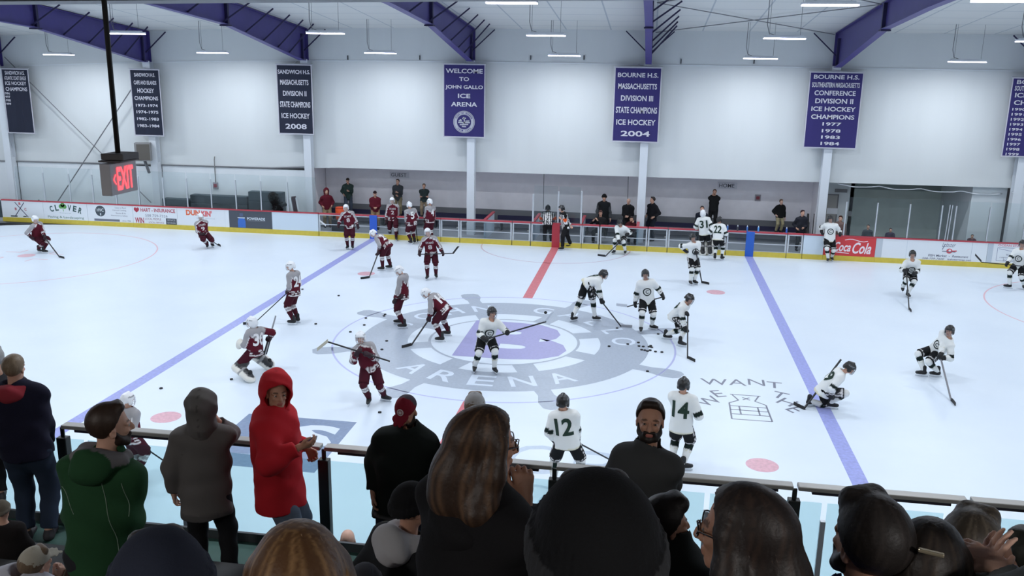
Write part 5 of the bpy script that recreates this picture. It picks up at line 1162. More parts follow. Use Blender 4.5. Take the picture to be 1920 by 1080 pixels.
# ================================================================== spectators, coaches, bench people
def frame3(q):
    f = nrm(q.hf); r = nrm(np.cross(f, q.hu)); u = np.cross(r, f); return r, f, u
def jacket(q, root, base, rgb, vox, hood_z=0., hood_ring=None, length=.10, bulk=1., collar=None, hood=None, hood_rgb=None, pipe=None, hem_rgb=None, hood_s=1., wrinkle=.007, name='jacket', stripe=None, cuff=.03, sleeve_rgb=None, coat_k=1.):
    """torso and sleeves as one garment; hood 'down' lies behind the neck, collar stands round it"""
    s = q.s; S = Sdf(.045); t, cr, cf = q.t, q.cr, q.cf; L = np.linalg.norm(q.neck-q.hip)
    dn = nrm(t*.5+UP*.5); hem = q.hip-dn*length*s; mid = q.hip+t*L*.45; ch = q.hip+t*L*.8; hc = ((hem, -dn),)
    S.cap(hem, mid, .205*s*bulk, .195*s*bulk, flat=cf, ff=.74, cut=hc); S.cap(mid, ch, .195*s*bulk, .195*s*bulk, flat=cf, ff=.74); S.cap(q.shL+cr*.03-t*.015, q.shR-cr*.03-t*.015, .078*s*bulk, k=.07)
    segs = [(hem, q.neck, .26*s)]
    for sh, e, w_ in ((q.shL, q.eL, q.wL), (q.shR, q.eR, q.wR)):
        we = w_-nrm(w_-e)*cuff*s
        S.cap(sh, e, .076*s*bulk, .066*s*bulk, k=.06); S.cap(e, we, .066*s*bulk, .05*s*bulk, cut=((we, nrm(w_-e)),)); segs += [(sh, e, .09*s), (e, w_, .08*s)]
    hs = None
    if collar: S.cap(q.neck-t*.04*s, q.neck+t*collar*s+q.hf*.01, .085*s, .088*s, k=.02); S.cap(q.neck+t*(collar*.55)*s+q.hf*.012, q.neck+t*(collar+.1)*s+q.hf*.012, .07*s, .075*s, k=.005, sub=True)
    else: S.cap(q.neck+t*.01*s, q.neck+t*.10*s, .06*s, .075*s, k=.01, sub=True)
    S.noise = wrinkle; S.nfreq = 13
    P, T, Q = S.mesh(vox, .03 if vox < .012 else .06)
    bi, bt = seg_near(P, segs); C = np.tile(lin(rgb), (len(P), 1)); th = (P-hem)@dn; lat = (P-q.neck)@cr; fw = (P-q.neck)@cf
    if sleeve_rgb is not None: C[bi > 0] = lin(sleeve_rgb)
    if hem_rgb is not None: C[(th < .05*s) & (bi == 0)] = lin(hem_rgb); C[((bi == 2) | (bi == 4)) & (bt > .82)] = lin(hem_rgb)
    if pipe is not None:
        m_ = (bi == 0) & (np.abs(np.abs(lat)-.09-.10*np.clip((q.neck-P)@t, 0, .6)) < .0035) & (fw < -.05); C[m_] = lin(pipe)
    if stripe is not None: C[(bi == 0) & (np.abs(((P-hem)@t)-stripe[0]) < stripe[1])] = lin(stripe[2])
    o = mk_mesh(name, P, T, Q, C, CLOTH, root, base)
    if hood == 'down':
        H = Sdf(.03); c = q.neck+t*(hood_z-.015)*s; n_ = 9; pts = []
        for i in range(n_):
            a = math.radians(-135+270*i/(n_-1)); pts.append(c-cf*math.cos(a)*.095*s+cr*math.sin(a)*.115*s+t*(-.02+.045*math.cos(a)*-0.2-.03*abs(math.sin(a/2)))*s)
        rs_ = [.028+.030*math.cos(math.radians(-135+270*i/(n_-1))/2)**2 for i in range(n_)]
        H.chain(pts, [r*s for r in rs_]); H.ell(c-cf*.125*s-t*.055*s, np.array([cr, cf, t]), V3((.105, .05, .085))*s*hood_s); H.noise = wrinkle; H.nfreq = 17
        P, T, Q = H.mesh(vox, .03); C = np.tile(lin(hood_rgb or rgb), (len(P), 1))
        if hood_ring is not None: C[(((P-c)@cf) > -.12*s*hood_s) & (((P-c)@t) > -.035*s)] = lin(hood_ring)
        mk_mesh('hood', P, T, Q, C, CLOTH, root, base)
    if hood == 'up':
        r, f, u = frame3(q); fr = np.array([r, f, u]); H = Sdf(.03); P_ = lambda x, y, z: q.head+(r*x+f*y+u*z)*s
        H.ell(P_(0, -.025, .03), fr, V3((.128, .150, .150))*s); H.cap(P_(0, -.055, .05), P_(0, -.06, -.14), .12*s, .115*s); H.cap(P_(0, -.02, -.16), q.neck-t*.03*s, .11*s, .12*s, k=.05)
        H.cap(P_(0, -.06, .13), P_(0, -.15, .06), .05*s, .05*s, k=.05)
        H.ell(P_(0, .035, -.012), fr, V3((.098, .13, .125))*s, k=.012, sub=True); H.ell(P_(0, .13, -.02), fr, V3((.085, .10, .118))*s, k=.02, sub=True); H.noise = wrinkle*.7; H.nfreq = 19
        P, T, Q = H.mesh(vox, .03); C = np.tile(lin(hood_rgb or rgb), (len(P), 1)); sm = np.abs((P-q.head)@r) < .004; C[sm & (((P-q.head)@f) < 0)] *= .6
        mk_mesh('hood', P, T, Q, C, CLOTH, root, base)
    return o

def streaks(H, f, r, u, c, amp, n=70):
    def fn(X, D):
        a = np.arctan2((X-c)@r, (X-c)@f+1e-6); z = (X-c)@u
        return D+amp*np.sin(a*n+3*np.sin(z*14))*(.6+.4*np.sin(a*17+z*20))
    H.fn = fn
def hair(q, root, base, rgb, vox, kind='short', hi=None, vol=1., length=.3, name='hair', part=0., thin=False):
    s = q.s*1.02; r, f, u = frame3(q); fr = np.array([r, f, u]); c = q.head; P_ = lambda x, y, z: c+(r*x+f*y+u*z)*s
    H = Sdf(.02); k = .012*vol
    fc = ((P_(0, .045, .052), nrm(f*.9-u*.55)),)
    if kind == 'short':
        H.ell(P_(0, -.014, .036), fr, V3((.074+k, .096+k, .087+k))*s, cut=((P_(0, .028, .055), nrm(f*.85-u*.6)), (P_(0, -.06, -.055), nrm(-u+f*.35))))
        if not thin: H.cap(P_(-.03, .05, .108), P_(.035, .045, .108), .02*s*vol, .022*s*vol, k=.025)
    else:
        H.ell(P_(0, -.016, .034), fr, V3((.080+k, .102+k, .090+k))*s, cut=((P_(0, .05, .06), nrm(f*.95-u*.45)),))
        nz = q.neck-UP*length*s
        for sx in (-1, 1):
            H.chain([P_(sx*.072, .012, .02), P_(sx*.092, -.005, -.07), P_(sx*.096, -.03, -.15), P_(sx*.10, -.05, -.22-length*.4), P_(sx*.09, -.06, -.24-length)], [.032*s*vol, .038*s*vol, .042*s*vol, .045*s*vol, .036*s], k=.03)
        H.chain([P_(0, -.075, .02), P_(0, -.095, -.10), P_(0, -.10, -.2-length*.4), P_(0, -.09, -.24-length)], [.06*s*vol, .075*s*vol, .075*s*vol, .06*s], k=.04)
        H.ell(P_(0, .10, -.045), fr, V3((.058, .09, .10))*s, k=.015, sub=True)
    streaks(H, f, r, u, c, .0013 if vox < .012 else 0.)
    P, T, Q = H.mesh(vox, .02); C = np.tile(lin(rgb), (len(P), 1))
    a = np.arctan2((P-c)@r, (P-c)@f); z = (P-c)@u
    w_ = (.5+.5*np.sin(a*31+4*np.sin(z*15)))*(.5+.5*np.sin(a*11-z*9)); hc = np.array(lin(hi)) if hi is not None else np.array(lin(rgb))*1.5
    C = C*(1-.7*w_[:, None])+hc*.7*w_[:, None]
    o = mk_mesh(name, P, T, Q, C, HAIRM, root, base)
    if vox < .009:       # loose strands lying on the outside
        me = o.data; n = len(me.vertices); co = np.zeros(n*3); me.vertices.foreach_get('co', co); co = co.reshape(-1, 3)+V3(base); no = np.zeros(n*3); me.vertices.foreach_get('normal', no); no = no.reshape(-1, 3)
        mb = MB(); ids = rng.choice(n, min(n, 1100 if vox < .0065 else 250), replace=False); dn = -u*.8-f*.35
        bv = BVHTree.FromPolygons([tuple(x) for x in co], [tuple(p_.vertices) for p_ in me.polygons])
        for i in ids:
            p, nn = co[i], no[i]
            if nn@f > .75: continue
            d = nrm(dn-nn*(dn@nn)); ln = .06+.03*rng.random(); jit = (rng.random(3)-.5)*.12
            if kind == 'short': ln *= .45
            pts = []; cur = p; lift = .004*rng.random()**2*vol
            for k_ in range(6):
                hit = bv.find_nearest(Vector(cur)); pp, hn = V3(hit[0]), V3(hit[1]); hn = hn if hn@nn > -.2 else -hn
                pts.append(pp+hn*(.0010+lift*math.sin(PI*min(1, k_/4)))); d = nrm(d-hn*(d@hn)+jit*.2); cur = pp+d*ln/5
            mb.tube(pts, [.0010, .0011, .0011, .0010, .0008, .0004], 4)
        mb.build('hair_strands', mat('strand_%d_%d' % (rgb[0], rgb[1]), hi if hi is not None else rgb, .45), root, smooth=True, loc=base).parent = o
    return o
def beard(q, root, base, rgb, vox):
    s = q.s*1.02; r, f, u = frame3(q); fr = np.array([r, f, u]); P_ = lambda x, y, z: q.head+(r*x+f*y+u*z)*s; H = Sdf(.012)
    pts = [P_(-.062, .006, -.022), P_(-.055, .028, -.06), P_(-.035, .062, -.088), P_(0, .074, -.096), P_(.035, .062, -.088), P_(.055, .028, -.06), P_(.062, .006, -.022)]
    H.chain(pts, [.012*s, .018*s, .020*s, .020*s, .020*s, .018*s, .012*s]); H.ell(P_(0, .028, -.070), fr, V3((.066, .058, .040))*s); H.cap(P_(-.024, .088, -.05), P_(.024, .088, -.05), .0075*s); H.cap(P_(-.028, .084, -.05), P_(-.03, .074, -.09), .009*s); H.cap(P_(.028, .084, -.05), P_(.03, .074, -.09), .009*s)
    P, T, Q = H.mesh(vox, .03); mk_mesh('beard', P, T, Q, np.tile(lin(rgb), (len(P), 1)), HAIRM, root, base)
def hat(q, root, base, rgb, vox, kind='beanie', rgb2=None, badge=None):
    s = q.s*1.02; r, f, u = frame3(q); fr = np.array([r, f, u]); P_ = lambda x, y, z: q.head+(r*x+f*y+u*z)*s; H = Sdf(.012)
    if kind == 'beanie':
        cut = ((P_(0, 0, .022), nrm(-u+f*.22)),)
        H.ell(P_(0, -.012, .042), fr, V3((.094, .114, .108))*s, cut=cut); 
        n_ = 24; pts = [P_(.0885*math.sin(a), -.012+.109*math.cos(a), .03+.02*math.cos(a)) for a in np.linspace(0, 2*PI, n_+1)]
        o_ = P_(0, 0, .02)
        def fn(X, D):
            a = np.arctan2((X-q.head)@r, (X-q.head)@f); z = (X-q.head)@u
            return D+.0016*np.sin(a*58)*np.clip((.15*s-z)/(.1*s), 0, 1)
        for i in range(n_): H.cap(pts[i], pts[i+1]+u*.0, .0175*s, flat=u, ff=1.9, k=.006)
        if vox < .012: H.fn = fn
    elif kind == 'cap':
        H.ell(P_(0, -.012, .040), fr, V3((.086, .108, .100))*s, cut=((P_(0, 0, .034), -u),))
        P0, P1 = P_(0, .085, .042), P_(0, .165, .026); H.cap(P_(-.03, .10, .042), P_(-.02, .155, .028), .042*s, .03*s, flat=nrm(u+f*.2), ff=.14, k=.004); H.cap(P_(.03, .10, .042), P_(.02, .155, .028), .042*s, .03*s, flat=nrm(u+f*.2), ff=.14, k=.004); H.ell(P_(0, -.012, .142), fr, V3((.012, .012, .007))*s)
    P, T, Q = H.mesh(vox, .02); C = np.tile(lin(rgb), (len(P), 1)); v = (P-q.head)@fr.T/s
    if kind == 'beanie' and rgb2 is not None: C[v[:, 2] < .060+.18*v[:, 1]] = lin(rgb2)
    if kind == 'cap' and rgb2 is not None: C[(v[:, 1] < -.02)] = lin(rgb2)
    o = mk_mesh('knit_hat' if kind == 'beanie' else 'baseball_cap', P, T, Q, C, CLOTH, root, base)
    if badge:
        mb = MB().ring((0, 0), .019*s, .028*s, 0, 24).disc((0, 0), .014*s, 0, 20); decal(o, '', q.head+(f*.1+u*.09)*s, -r, nrm(f+u*.35), 1, 1, badge, root, 'badge', off=.004, mb=mb)
    return o
def glasses(q, root, base):
    s = q.s*1.02; r, f, u = frame3(q); P_ = lambda x, y, z: q.head+(r*x+f*y+u*z)*s; mb = MB()
    for sx in (-1, 1):
        mb.tube([P_(sx*.033+.024*math.cos(a), .104-.012*abs(math.cos(a))*(1 if math.cos(a)*sx > 0 else .2), .002+.018*math.sin(a)) for a in np.linspace(0, 2*PI, 17)], .0022*s, 6, cap=False); mb.tube([P_(sx*.057, .096, .006), P_(sx*.082, .02, .006), P_(sx*.083, -.012, -.004)], .0022*s, 6)
    mb.tube([P_(-.01, .106, .004), P_(.01, .106, .004)], .0022*s, 6); o = mb.build('glasses', mat('spectacle_frame', (28, 24, 24), .3), root, smooth=True, loc=base)
    lm = MB()
    for sx in (-1, 1): lm.add([P_(sx*.033+.022*math.cos(a), .1005-.008*abs(math.cos(a))*(1 if math.cos(a)*sx > 0 else .2), .002+.017*math.sin(a)) for a in np.linspace(0, 2*PI, 16, endpoint=False)], [tuple(range(16))])
    lm.build('lens', glass_mat('spectacle_lens', (.93, .95, .96)), root, loc=base).parent = o
def shoes(q, root, base, rgb=(48, 46, 48), vox=.012):
    for an, to in ((q.aL, q.toeL), (q.aR, q.toeR)):
        S = Sdf(.02); g = an-UP*.085; S.cap(an-UP*.01, an-UP*.05, .046, .05); S.cap(g+UP*.04-to*.03, g+UP*.034+to*.15, .045, .038, cut=((g+UP*.002, -UP),)); P, T, Q = S.mesh(vox, .05)
        C = np.tile(lin(rgb), (len(P), 1)); C[(P-g)@UP < .022] = lin((30, 30, 32)); mk_mesh('shoe', P, T, Q, C, LEATHER, root, base)

def fan(label, head, neck=None, hip=None, hl=None, hr=None, face=0, look=None, pitch=0., d=None, y=None, floor=None, sit=False, H=1.76, top=(30, 30, 32), pants=(28, 28, 32), vox=.012, hairc=(40, 30, 24), hk='short', hairhi=None, hatk=None, hatc=None, hatc2=None, badge=None, brd=None, gl=False, elR=None, elL=None, hands=None, skin='a', jk=None, cat='spectator', group=None, feet=None, loose=1.05, denim=False, shoe=(48, 46, 48), vol=1., hlen=.3, thin=False, feet_up=0., sw=.185, lean=0., hood_up=False, legs=True, hscale=1.):
    if y is not None:
        n = np.array([0, 1., 0]); p0 = np.array([0, y, 0])
    elif feet is not None:
        F = [at_z(*p, floor) for p in feet]; p0 = (F[0]+F[1])/2; n = nrm([p0[0]-CAM[0], p0[1]-CAM[1], 0])
    else:
        p0 = at_d(head[0], head[1], d); n = nrm([p0[0]-CAM[0], p0[1]-CAM[1], 0])
    def pt(px, py, off=0.): dd = ray(px, py); k = ((p0-CAM)@n+off)/(dd@n); return CAM+dd*k
    n2 = n if y is None else nrm([pt(*head)[0]-CAM[0], pt(*head)[1]-CAM[1], 0]); r = np.array([n2[1], -n2[0], 0.])
    az = lambda a: n2*math.cos(math.radians(a))+r*math.sin(math.radians(a))
    f = az(face); hdp = pt(*head)
    if H == 'floor': H = (hdp[2]+.13-floor); 
    s = H/1.76
    rs = np.array([f[1], -f[0], 0.])
    nk = pt(*neck) if neck else hdp-UP*.205*s-f*.02
    hp = pt(*hip) if hip else nk-UP*.50*s-f*(.02-lean)
    def hand(h, sg):
        if h is None: return hp+rs*sg*.27*s+f*.10-UP*.10*s
        if isinstance(h, str):
            return {'front': hp+rs*sg*.04*s+f*.24*s+UP*.10*s, 'hip': hp+rs*sg*.235*s+f*.05+UP*.04*s, 'chest': nk-UP*.26*s+f*.26*s+rs*sg*.03, 'face': hdp+f*.16*s-UP*.10*s+rs*sg*.03, 'cross': nk-UP*.30*s+f*.24*s-rs*sg*.12*s, 'lap': hp+f*.38*s+rs*sg*.10+UP*.12, 'down': hp+rs*sg*.27*s+f*.06-UP*.12*s, 'pocket': hp+rs*sg*.21*s+f*.12+UP*.06*s}[h]
        return pt(*h)
    wl, wr = hand(hl, -1), hand(hr, 1)
    zf = floor if floor is not None else hp[2]-.9*s
    if feet is None:
        F = [hp+f*.44*s-rs*.13, hp+f*.44*s+rs*.13] if sit else [hp-rs*.11, hp+rs*.11]
        for q_ in F: q_[2] = zf
    if not sit:      # straight standing legs whatever the height of the hips
        lg = (np.linalg.norm(hp-F[0])-.08)/s*.507
    else: lg = None
    q = make_pose(F, hp, nk, hdp, wl, wr, f, H, leg=lg, elR=None if elR is None else rs*elR[0]+f*elR[1]+UP*elR[2], elL=None if elL is None else rs*elL[0]+f*elL[1]+UP*elL[2], ankle=.085, head_dir=nrm(az(face if look is None else look)-UP*math.tan(math.radians(pitch))), sw=sw, knee_pole=(UP*.9+f) if sit else None)
    base = np.array([hp[0], hp[1], zf]); root = thing('person', label, cat, base, group)
    q.gn = [None, None]; near = vox < .011
    if hands:
        for k_ in hands:
            w_ = hands[k_]
            for nm in ('d', 'n'):
                if nm in w_ and not isinstance(w_[nm], np.ndarray): a = w_[nm]; w_[nm] = nrm(rs*a[0]+f*a[1]+UP*a[2])
    body_mesh(q, 'body', root, base, SK[skin], vox if near else .015, hands=hands, adapt=.06 if near else .2, legs=legs)
    if near and (look if look is not None else face) % 360 > 60: eyes(q, root, base)
    jk = dict(jk or {}); jacket(q, root, base, top, max(vox, .009), **jk)
    if legs: trousers(q, root, base, pants, max(vox, .012), loose=loose, denim=denim); shoes(q, root, base, shoe)
    if hatk: hat(q, root, base, hatc, vox if near else .012, hatk, hatc2, badge)
    if hk: hair(q, root, base, hairc, vox if near else .012, hk, hairhi, vol, hlen, thin=thin)
    if brd: beard(q, root, base, brd, min(vox, .01))
    if gl: glasses(q, root, base)
    return q, root, pt, az

# ---- people at the benches (far side)
MJ, DG, BK = (92, 26, 40), (48, 58, 56), (28, 29, 32)
far = dict(vox=.015)
G_ = 'coaches and players at the guest bench'
fan('boy in a maroon hooded sweatshirt standing at the left end of the guest bench', (612,359.5), y=14.4, floor=.12, H=1.70, top=MJ, pants=(150,132,104), face=175, hk=None, jk=dict(hood='up'), hl='pocket', hr='pocket', cat='person', **far)
fan('coach in a dark green jacket holding a white cup to the chest, guest bench', (652,339), y=15.55, floor=.56, H=1.66, top=(50,66,62), pants=(70,78,92), face=180, hl='chest', hr='pocket', hatk='cap', hatc=(60,50,44), hk=None, cat='coach', jk=dict(collar=.05, length=.2), **far)
fan('coach in a maroon jacket and dark cap with hands clasped behind the blue pad', (703,363.5), y=14.4, floor=.12, H=1.70, top=MJ, pants=(150,124,96), face=180, hl='front', hr='front', hatk='cap', hatc=(40,24,30), hk=None, cat='coach', jk=dict(collar=.04), **far)
fan('coach in a dark grey jacket and khaki trousers under the GUEST sign', (745.5,341), y=15.55, floor=.56, H=1.68, top=(62,66,70), pants=(126,116,92), face=190, look=200, hl='chest', hr='front', cat='coach', hairc=(50,40,34), jk=dict(collar=.04, length=.16), **far)
fan('coach in a dark green jacket with crossed arms and khaki trousers, guest bench', (795,349), y=15.5, floor=.56, H=1.55, top=(52,62,62), pants=(136,120,98), face=180, hl='cross', hr='cross', cat='coach', hairc=(90,74,60), jk=dict(collar=.04), **far)
fan('tall man in a black coat and black knit hat behind the penalty box', (1133,370.5), y=14.9, floor=.12, H=1.92, top=(28,30,33), pants=BK, face=180, hatk='beanie', hatc=(22,22,24), hk=None, hl='down', hr='down', cat='person', jk=dict(length=.4, sleeve_rgb=(72,74,78)), **far)
fan('seated man in black leaning on the boards below the tall man', (1126,400), y=13.75, floor=.12, H=1.72, sit=True, top=(34,32,34), pants=BK, face=200, look=185, pitch=20, hl=(1120,413,-.2), hr=(1112,414,-.2), hairc=(70,44,40), cat='person', **far)
fan('bald man in a black jacket standing left of the column by the timekeepers', (1178.5,377.5), y=15.0, floor=.12, H=1.78, top=BK, pants=BK, face=190, hk=None, hl='front', hr='front', skin='c', cat='person', jk=dict(collar=.05), **far)
fan('seated person in maroon with a hand at the face beside the column', (1184,411), y=13.9, floor=.12, H=1.6, sit=True, top=(70,26,32), pants=BK, face=170, pitch=15, hl='face', hr='lap', hairc=(50,34,30), cat='person', **far)
fan('man in a black jacket looking left, right of the column', (1223.5,375), y=14.7, floor=.12, H=1.86, top=(30,30,34), pants=(30,34,44), face=225, look=250, hl='pocket', hr='pocket', cat='person', jk=dict(collar=.05, length=.14), **far)
fan('coach in black with both hands at the mouth under the HOME sign', (1340,360.5), y=15.55, floor=.56, H=1.74, top=(34,34,36), pants=(26,26,28), face=185, hl='face', hr='face', cat='coach', hairc=(90,70,56), **far)
fan('person with dark hair in a dark jacket behind the white goalkeeper', (1316.5,392), y=13.8, floor=.12, H=1.70, top=(30,32,44), pants=BK, face=180, hl='front', hr='front', cat='person', hairc=(40,28,28), **far)
fan('coach in a black jacket and khaki trousers with a hand on the hip', (1465,378.5), y=15.4, floor=.56, H=1.46, top=(28,29,30), pants=(150,142,112), face=150, look=140, hl='down', hr='hip', cat='coach', hairc=(110,84,60), skin='c', jk=dict(bulk=1.05), **far)
fan('man in a dark blue jacket by the spare sticks at the right bench end', (1505,399.5), y=14.0, floor=.12, H=1.68, top=(40,42,50), pants=BK, face=165, look=150, hl='front', hr='pocket', cat='person', hairc=(60,36,38), **far)
fan('boy with brown hair behind the red drink board', (1576,410), y=13.9, floor=.05, H=1.60, top=(120,100,96), pants=BK, face=185, hairc=(70,42,32), skin='c', cat='person', vol=1.4, **far)
fan('spectator in grey behind the first pane right of the bench', (1628,425.5), y=14.3, floor=.05, H=1.28, top=(70,78,84), pants=BK, face=180, hairc=(50,46,44), cat='spectator', **far)
fan('spectator in dark violet behind the second pane right of the bench', (1670,431.5), y=14.3, floor=.05, H=1.18, top=(64,58,76), pants=BK, face=180, hairc=(44,40,44), cat='spectator', **far)
fan('spectator low behind the boards above the fish market board', (1823,443), y=14.3, floor=.05, H=1.05, top=(86,60,66), pants=BK, face=180, hairc=(60,58,56), cat='spectator', **far)
fan('spectator in dark red low behind the far left boards', (73,377.5), y=13.6, floor=0., H=.98, top=(70,36,42), pants=BK, face=170, hairc=(44,48,50), cat='spectator', **far)

# ---- people on the stands
P1 = dict(vox=.0095)
fan('man in a navy jacket and jeans at the handrail, far left', (27,691), neck=(27,730), hip=(50,842), hl=(18,830,.25), hr=(93,832,.18), face=22, look=30, floor=ZF, feet=((52,1012),(93,1010)), H=1.84, top=(30,30,48), pants=(44,54,72), hairc=(122,104,84), hairhi=(150,132,108), thin=True, denim=True, jk=dict(length=.06, bulk=1.12, hood='down', hood_s=.95, hood_z=.055, hood_rgb=(150,52,62), wrinkle=.010), shoe=(52,50,54), loose=1.15, hands={'R': dict(curl=.8)}, **P1)
fan('grey haired spectator cut by the left edge behind the man in navy', (-9,674), d=9.1, floor=ZF-.05, H=1.8, top=(60,60,64), face=10, hairc=(150,150,148), hairhi=(180,180,178), **P1)
fan('small child in a grey knit hat sitting at the left edge by the rail', (4,957), d=7.0, floor=ZF, sit=True, H=1.05, top=(34,30,30), pants=(40,38,40), face=20, hatk='beanie', hatc=(112,104,92), hatc2=(132,124,112), hk=None, **P1)
gman = fan('bearded man in a green hooded jacket looking right', (207,799), neck=(194,866), hip=(190,1040), hl=(160,1030,.22), hr=(246,1030,.12), face=30, look=78, d=4.75, floor=ZF+1.05, H=1.78, top=(38,74,46), pants=(40,40,44), hairc=(52,38,30), brd=(48,34,28), sw=.16, jk=dict(length=.08, bulk=.92, hood='down', hood_s=1.1, hood_z=.085, hood_ring=(112,108,108), wrinkle=.010, collar=.03), vox=.0075)

def seams(q, root, lines, rgb, r=.0022):
    jk = [o for o in root.children if o.name.startswith('jacket')][0]; base = V3(root.location); me = jk.data
    bv = BVHTree.FromPolygons([tuple(v.co) for v in me.vertices], [tuple(p.vertices) for p in me.polygons]); mb = MB()
    for ln in lines:
        pts = []
        for la, dnn in ln:
            p = q.neck+q.cr*la-q.t*dnn-base; h = bv.ray_cast(Vector(p-q.cf*.5), Vector(q.cf), 1.)
            if h[0] is not None: pts.append(V3(h[0])-q.cf*.001+base)
        if len(pts) > 1: mb.tube(pts, r, 5)
    mb.build('piping', mat('piping_%d' % rgb[0], rgb, .8), root, loc=base).parent = jk
seams(gman[0], gman[1], [[(.055+.10*x, .06+.42*x) for x in np.linspace(0, 1, 14)], [(-.19+.10*x, .14+.12*x*x) for x in np.linspace(0, 1, 10)], [(.15+.03*x, .06+.2*x) for x in np.linspace(0, 1, 8)]], (120, 140, 122))
fan('person in a grey hood with a hand raised to the head, seen from behind', (379,763), neck=(380,807), hip=(386,924), hl=(326,925,.05), hr=(407,788,.10), face=10, look=12, floor=ZF, feet=((378,1088),(432,1086)), H=1.78, top=(104,100,98), pants=(30,30,33), hk=None, jk=dict(length=.19, bulk=1.08, hood='up', hem_rgb=(88,85,84), wrinkle=.009), elR=(.9,.1,-1.6), hands={'R': dict(d=(-.5,.2,1.), n=(-1,0,.3), curl=.35)}, loose=1.1, **P1)
red = fan('big man in a red hooded sweatshirt holding a phone by the rail', (519,737), neck=(513,781), hip=(524,900), hl=(577,840,.12), hr=(562,838,-.42), face=105, look=165, pitch=-4, d=7.6, floor=ZF, H=1.92, top=(190,36,46), pants=(96,106,122), hk=None, hairc=(60,40,34), jk=dict(length=.20, bulk=1.28, hood='up', wrinkle=.010), hands={'R': dict(curl=.7, n=(-.6,.2,.6), d=(-.1,1.,.25)), 'L': dict(curl=.9, d=(.3,.6,-.9))}, denim=True, loose=1.25, skin='b', **P1)
c = red[2](578, 826, -.36); t = thing('mobile_phone', 'dark phone in the hand of the man in the red hood', 'phone', c)
d_ = nrm(red[3](100)+UP*.35); sd = nrm(red[3](190)); MB().bar(c-d_*.08, c+d_*.075, .07, .011, up=tuple(np.cross(d_, sd))).build('body', mat('phone_black', (26, 26, 28), .3), t, bevel=.003); up_ = nrm(np.cross(sd, d_)); MB().bar(c-d_*.07+up_*.0065, c+d_*.065+up_*.0065, .06, .002, up=tuple(np.cross(d_, sd))).build('screen', mat('phone_glass', (40, 44, 50), .1), t)
fan('man in a maroon cap and black jacket looking down at the rail', (762,772), neck=(764,816), hip=(752,930), hl=(815,925,.0), hr=(700,925,.0), face=190, look=205, pitch=28, d=7.35, floor=ZF, H=1.80, top=(26,32,30), pants=(34,40,56), hatk='cap', hatc=(120,28,44), hatc2=(70,60,70), badge=(190,176,178), hk=None, jk=dict(length=.16, bulk=1.15, collar=.09, stripe=(.02,.012,(96,96,96)), wrinkle=.009), brd=(36,28,26), skin='b', **P1)
fan('spectator in a grey white cap hidden behind the long haired woman', (890,766), d=7.4, floor=ZF, H=1.8, top=(40,40,44), face=0, hatk='cap', hatc=(170,170,172), hatc2=(186,186,188), hk='short', hairc=(120,100,84), **P1)
fan('bald man standing below the rail in the walkway', (652,1013), d=10.1, floor=.0, H=1.9, top=(36,40,48), face=5, hk=None, skin='c', **P1)
fan('bearded man in a dark jacket walking up and facing the camera', (1219,789), neck=(1214,850), hip=(1198,1005), elL=(0,0,-1.), hl=(1262,914,.40), hr=(1150,985,0), face=192, look=180, pitch=-8, d=5.5, floor=ZF+.70, H=1.82, top=(62,63,64), pants=(32,32,36), hairc=(44,34,28), brd=(34,26,22), skin='b', sw=.145, jk=dict(length=.16, bulk=.98, collar=.06, hood='down', hood_rgb=(88,88,88), wrinkle=.009), hands={'L': dict(curl=.5, d=(-.1,-.15,-1), n=(.5,.4,0))}, vox=.0075)
kid = fan('child with a grey hood and green scarf seated in front of the long haired woman', (772,950), neck=(764,1020), hip=(742,1200), hl=(758,1072,.1), hr=(775,1068,.05), face=50, look=60, d=4.7, floor=ZF+1.05, sit=True, H=1.66, top=(30,31,33), hatk='beanie', hatc=(24,24,26), hatc2=(30,30,32), hk=None, jk=dict(hood='down', hood_rgb=(176,174,176), hood_s=1.35, hood_z=.10, bulk=1.12, wrinkle=.008), hands={'R': dict(curl=1.1, d=(-.2,.6,.6)), 'L': dict(curl=.9)}, skin='b', vox=.0075)
S_ = Sdf(.015); c = kid[2](800, 1052, .05); c = V3(c); S_.chain([c+(-.09,0,.05), c+(-.03,.02,.03), c+(.04,.0,-.01), c+(.10,0,-.07)], [.03,.032,.03,.022]); S_.noise = .004; S_.nfreq = 60; P_, T__, Q_ = S_.mesh(.007); o = mk_mesh('scarf', P_, T__, Q_, flatcol((40,84,68))(P_), CLOTH, kid[1], kid[1].location)
fan('woman with long brown hair and glasses looking right, hand at her chin', (912,832), neck=(898,940), hip=(885,1240), hl=(1010,1000,.25), hr=(984,935,.10), face=45, look=72, pitch=3, d=2.95, floor=ZF+1.75, H=1.70, top=(24,23,25), hk='long', hairc=(52,38,30), hairhi=(112,84,62), vol=1.15, hlen=-.07, gl=True, skin='b', jk=dict(bulk=1.18, collar=.04, hood='down', length=.2, wrinkle=.010), hands={'R': dict(curl=1.15, d=(-.25,.1,1.), n=(-.8,.6,.1))}, vox=.006)
fan('spectator in a large black knit hat in the middle foreground', (1114,1056), d=1.40, floor=ZF+2.45, sit=True, H=1.82, top=(24,24,26), face=350, hatk='beanie', hatc=(28,28,30), hatc2=(56,56,58), hk='short', hairc=(40,32,28), jk=dict(bulk=1.1, wrinkle=.008), vox=.0055)
fan('spectator with thick reddish brown hair in the bottom foreground', (560,1092), d=1.85, floor=ZF+2.1, sit=True, H=1.72, top=(50,46,44), face=5, hk='long', hairc=(96,66,42), hairhi=(176,136,92), vol=1.25, hlen=.0, vox=.0055, jk=dict(wrinkle=.008))
fan('spectator in a dark blue ribbed knit hat at the bottom left', (303,1118), d=1.85, floor=ZF+2.1, sit=True, H=1.78, top=(36,38,46), face=355, hatk='beanie', hatc=(44,48,62), hatc2=(58,62,76), hk='short', hairc=(60,50,44), vox=.0055)
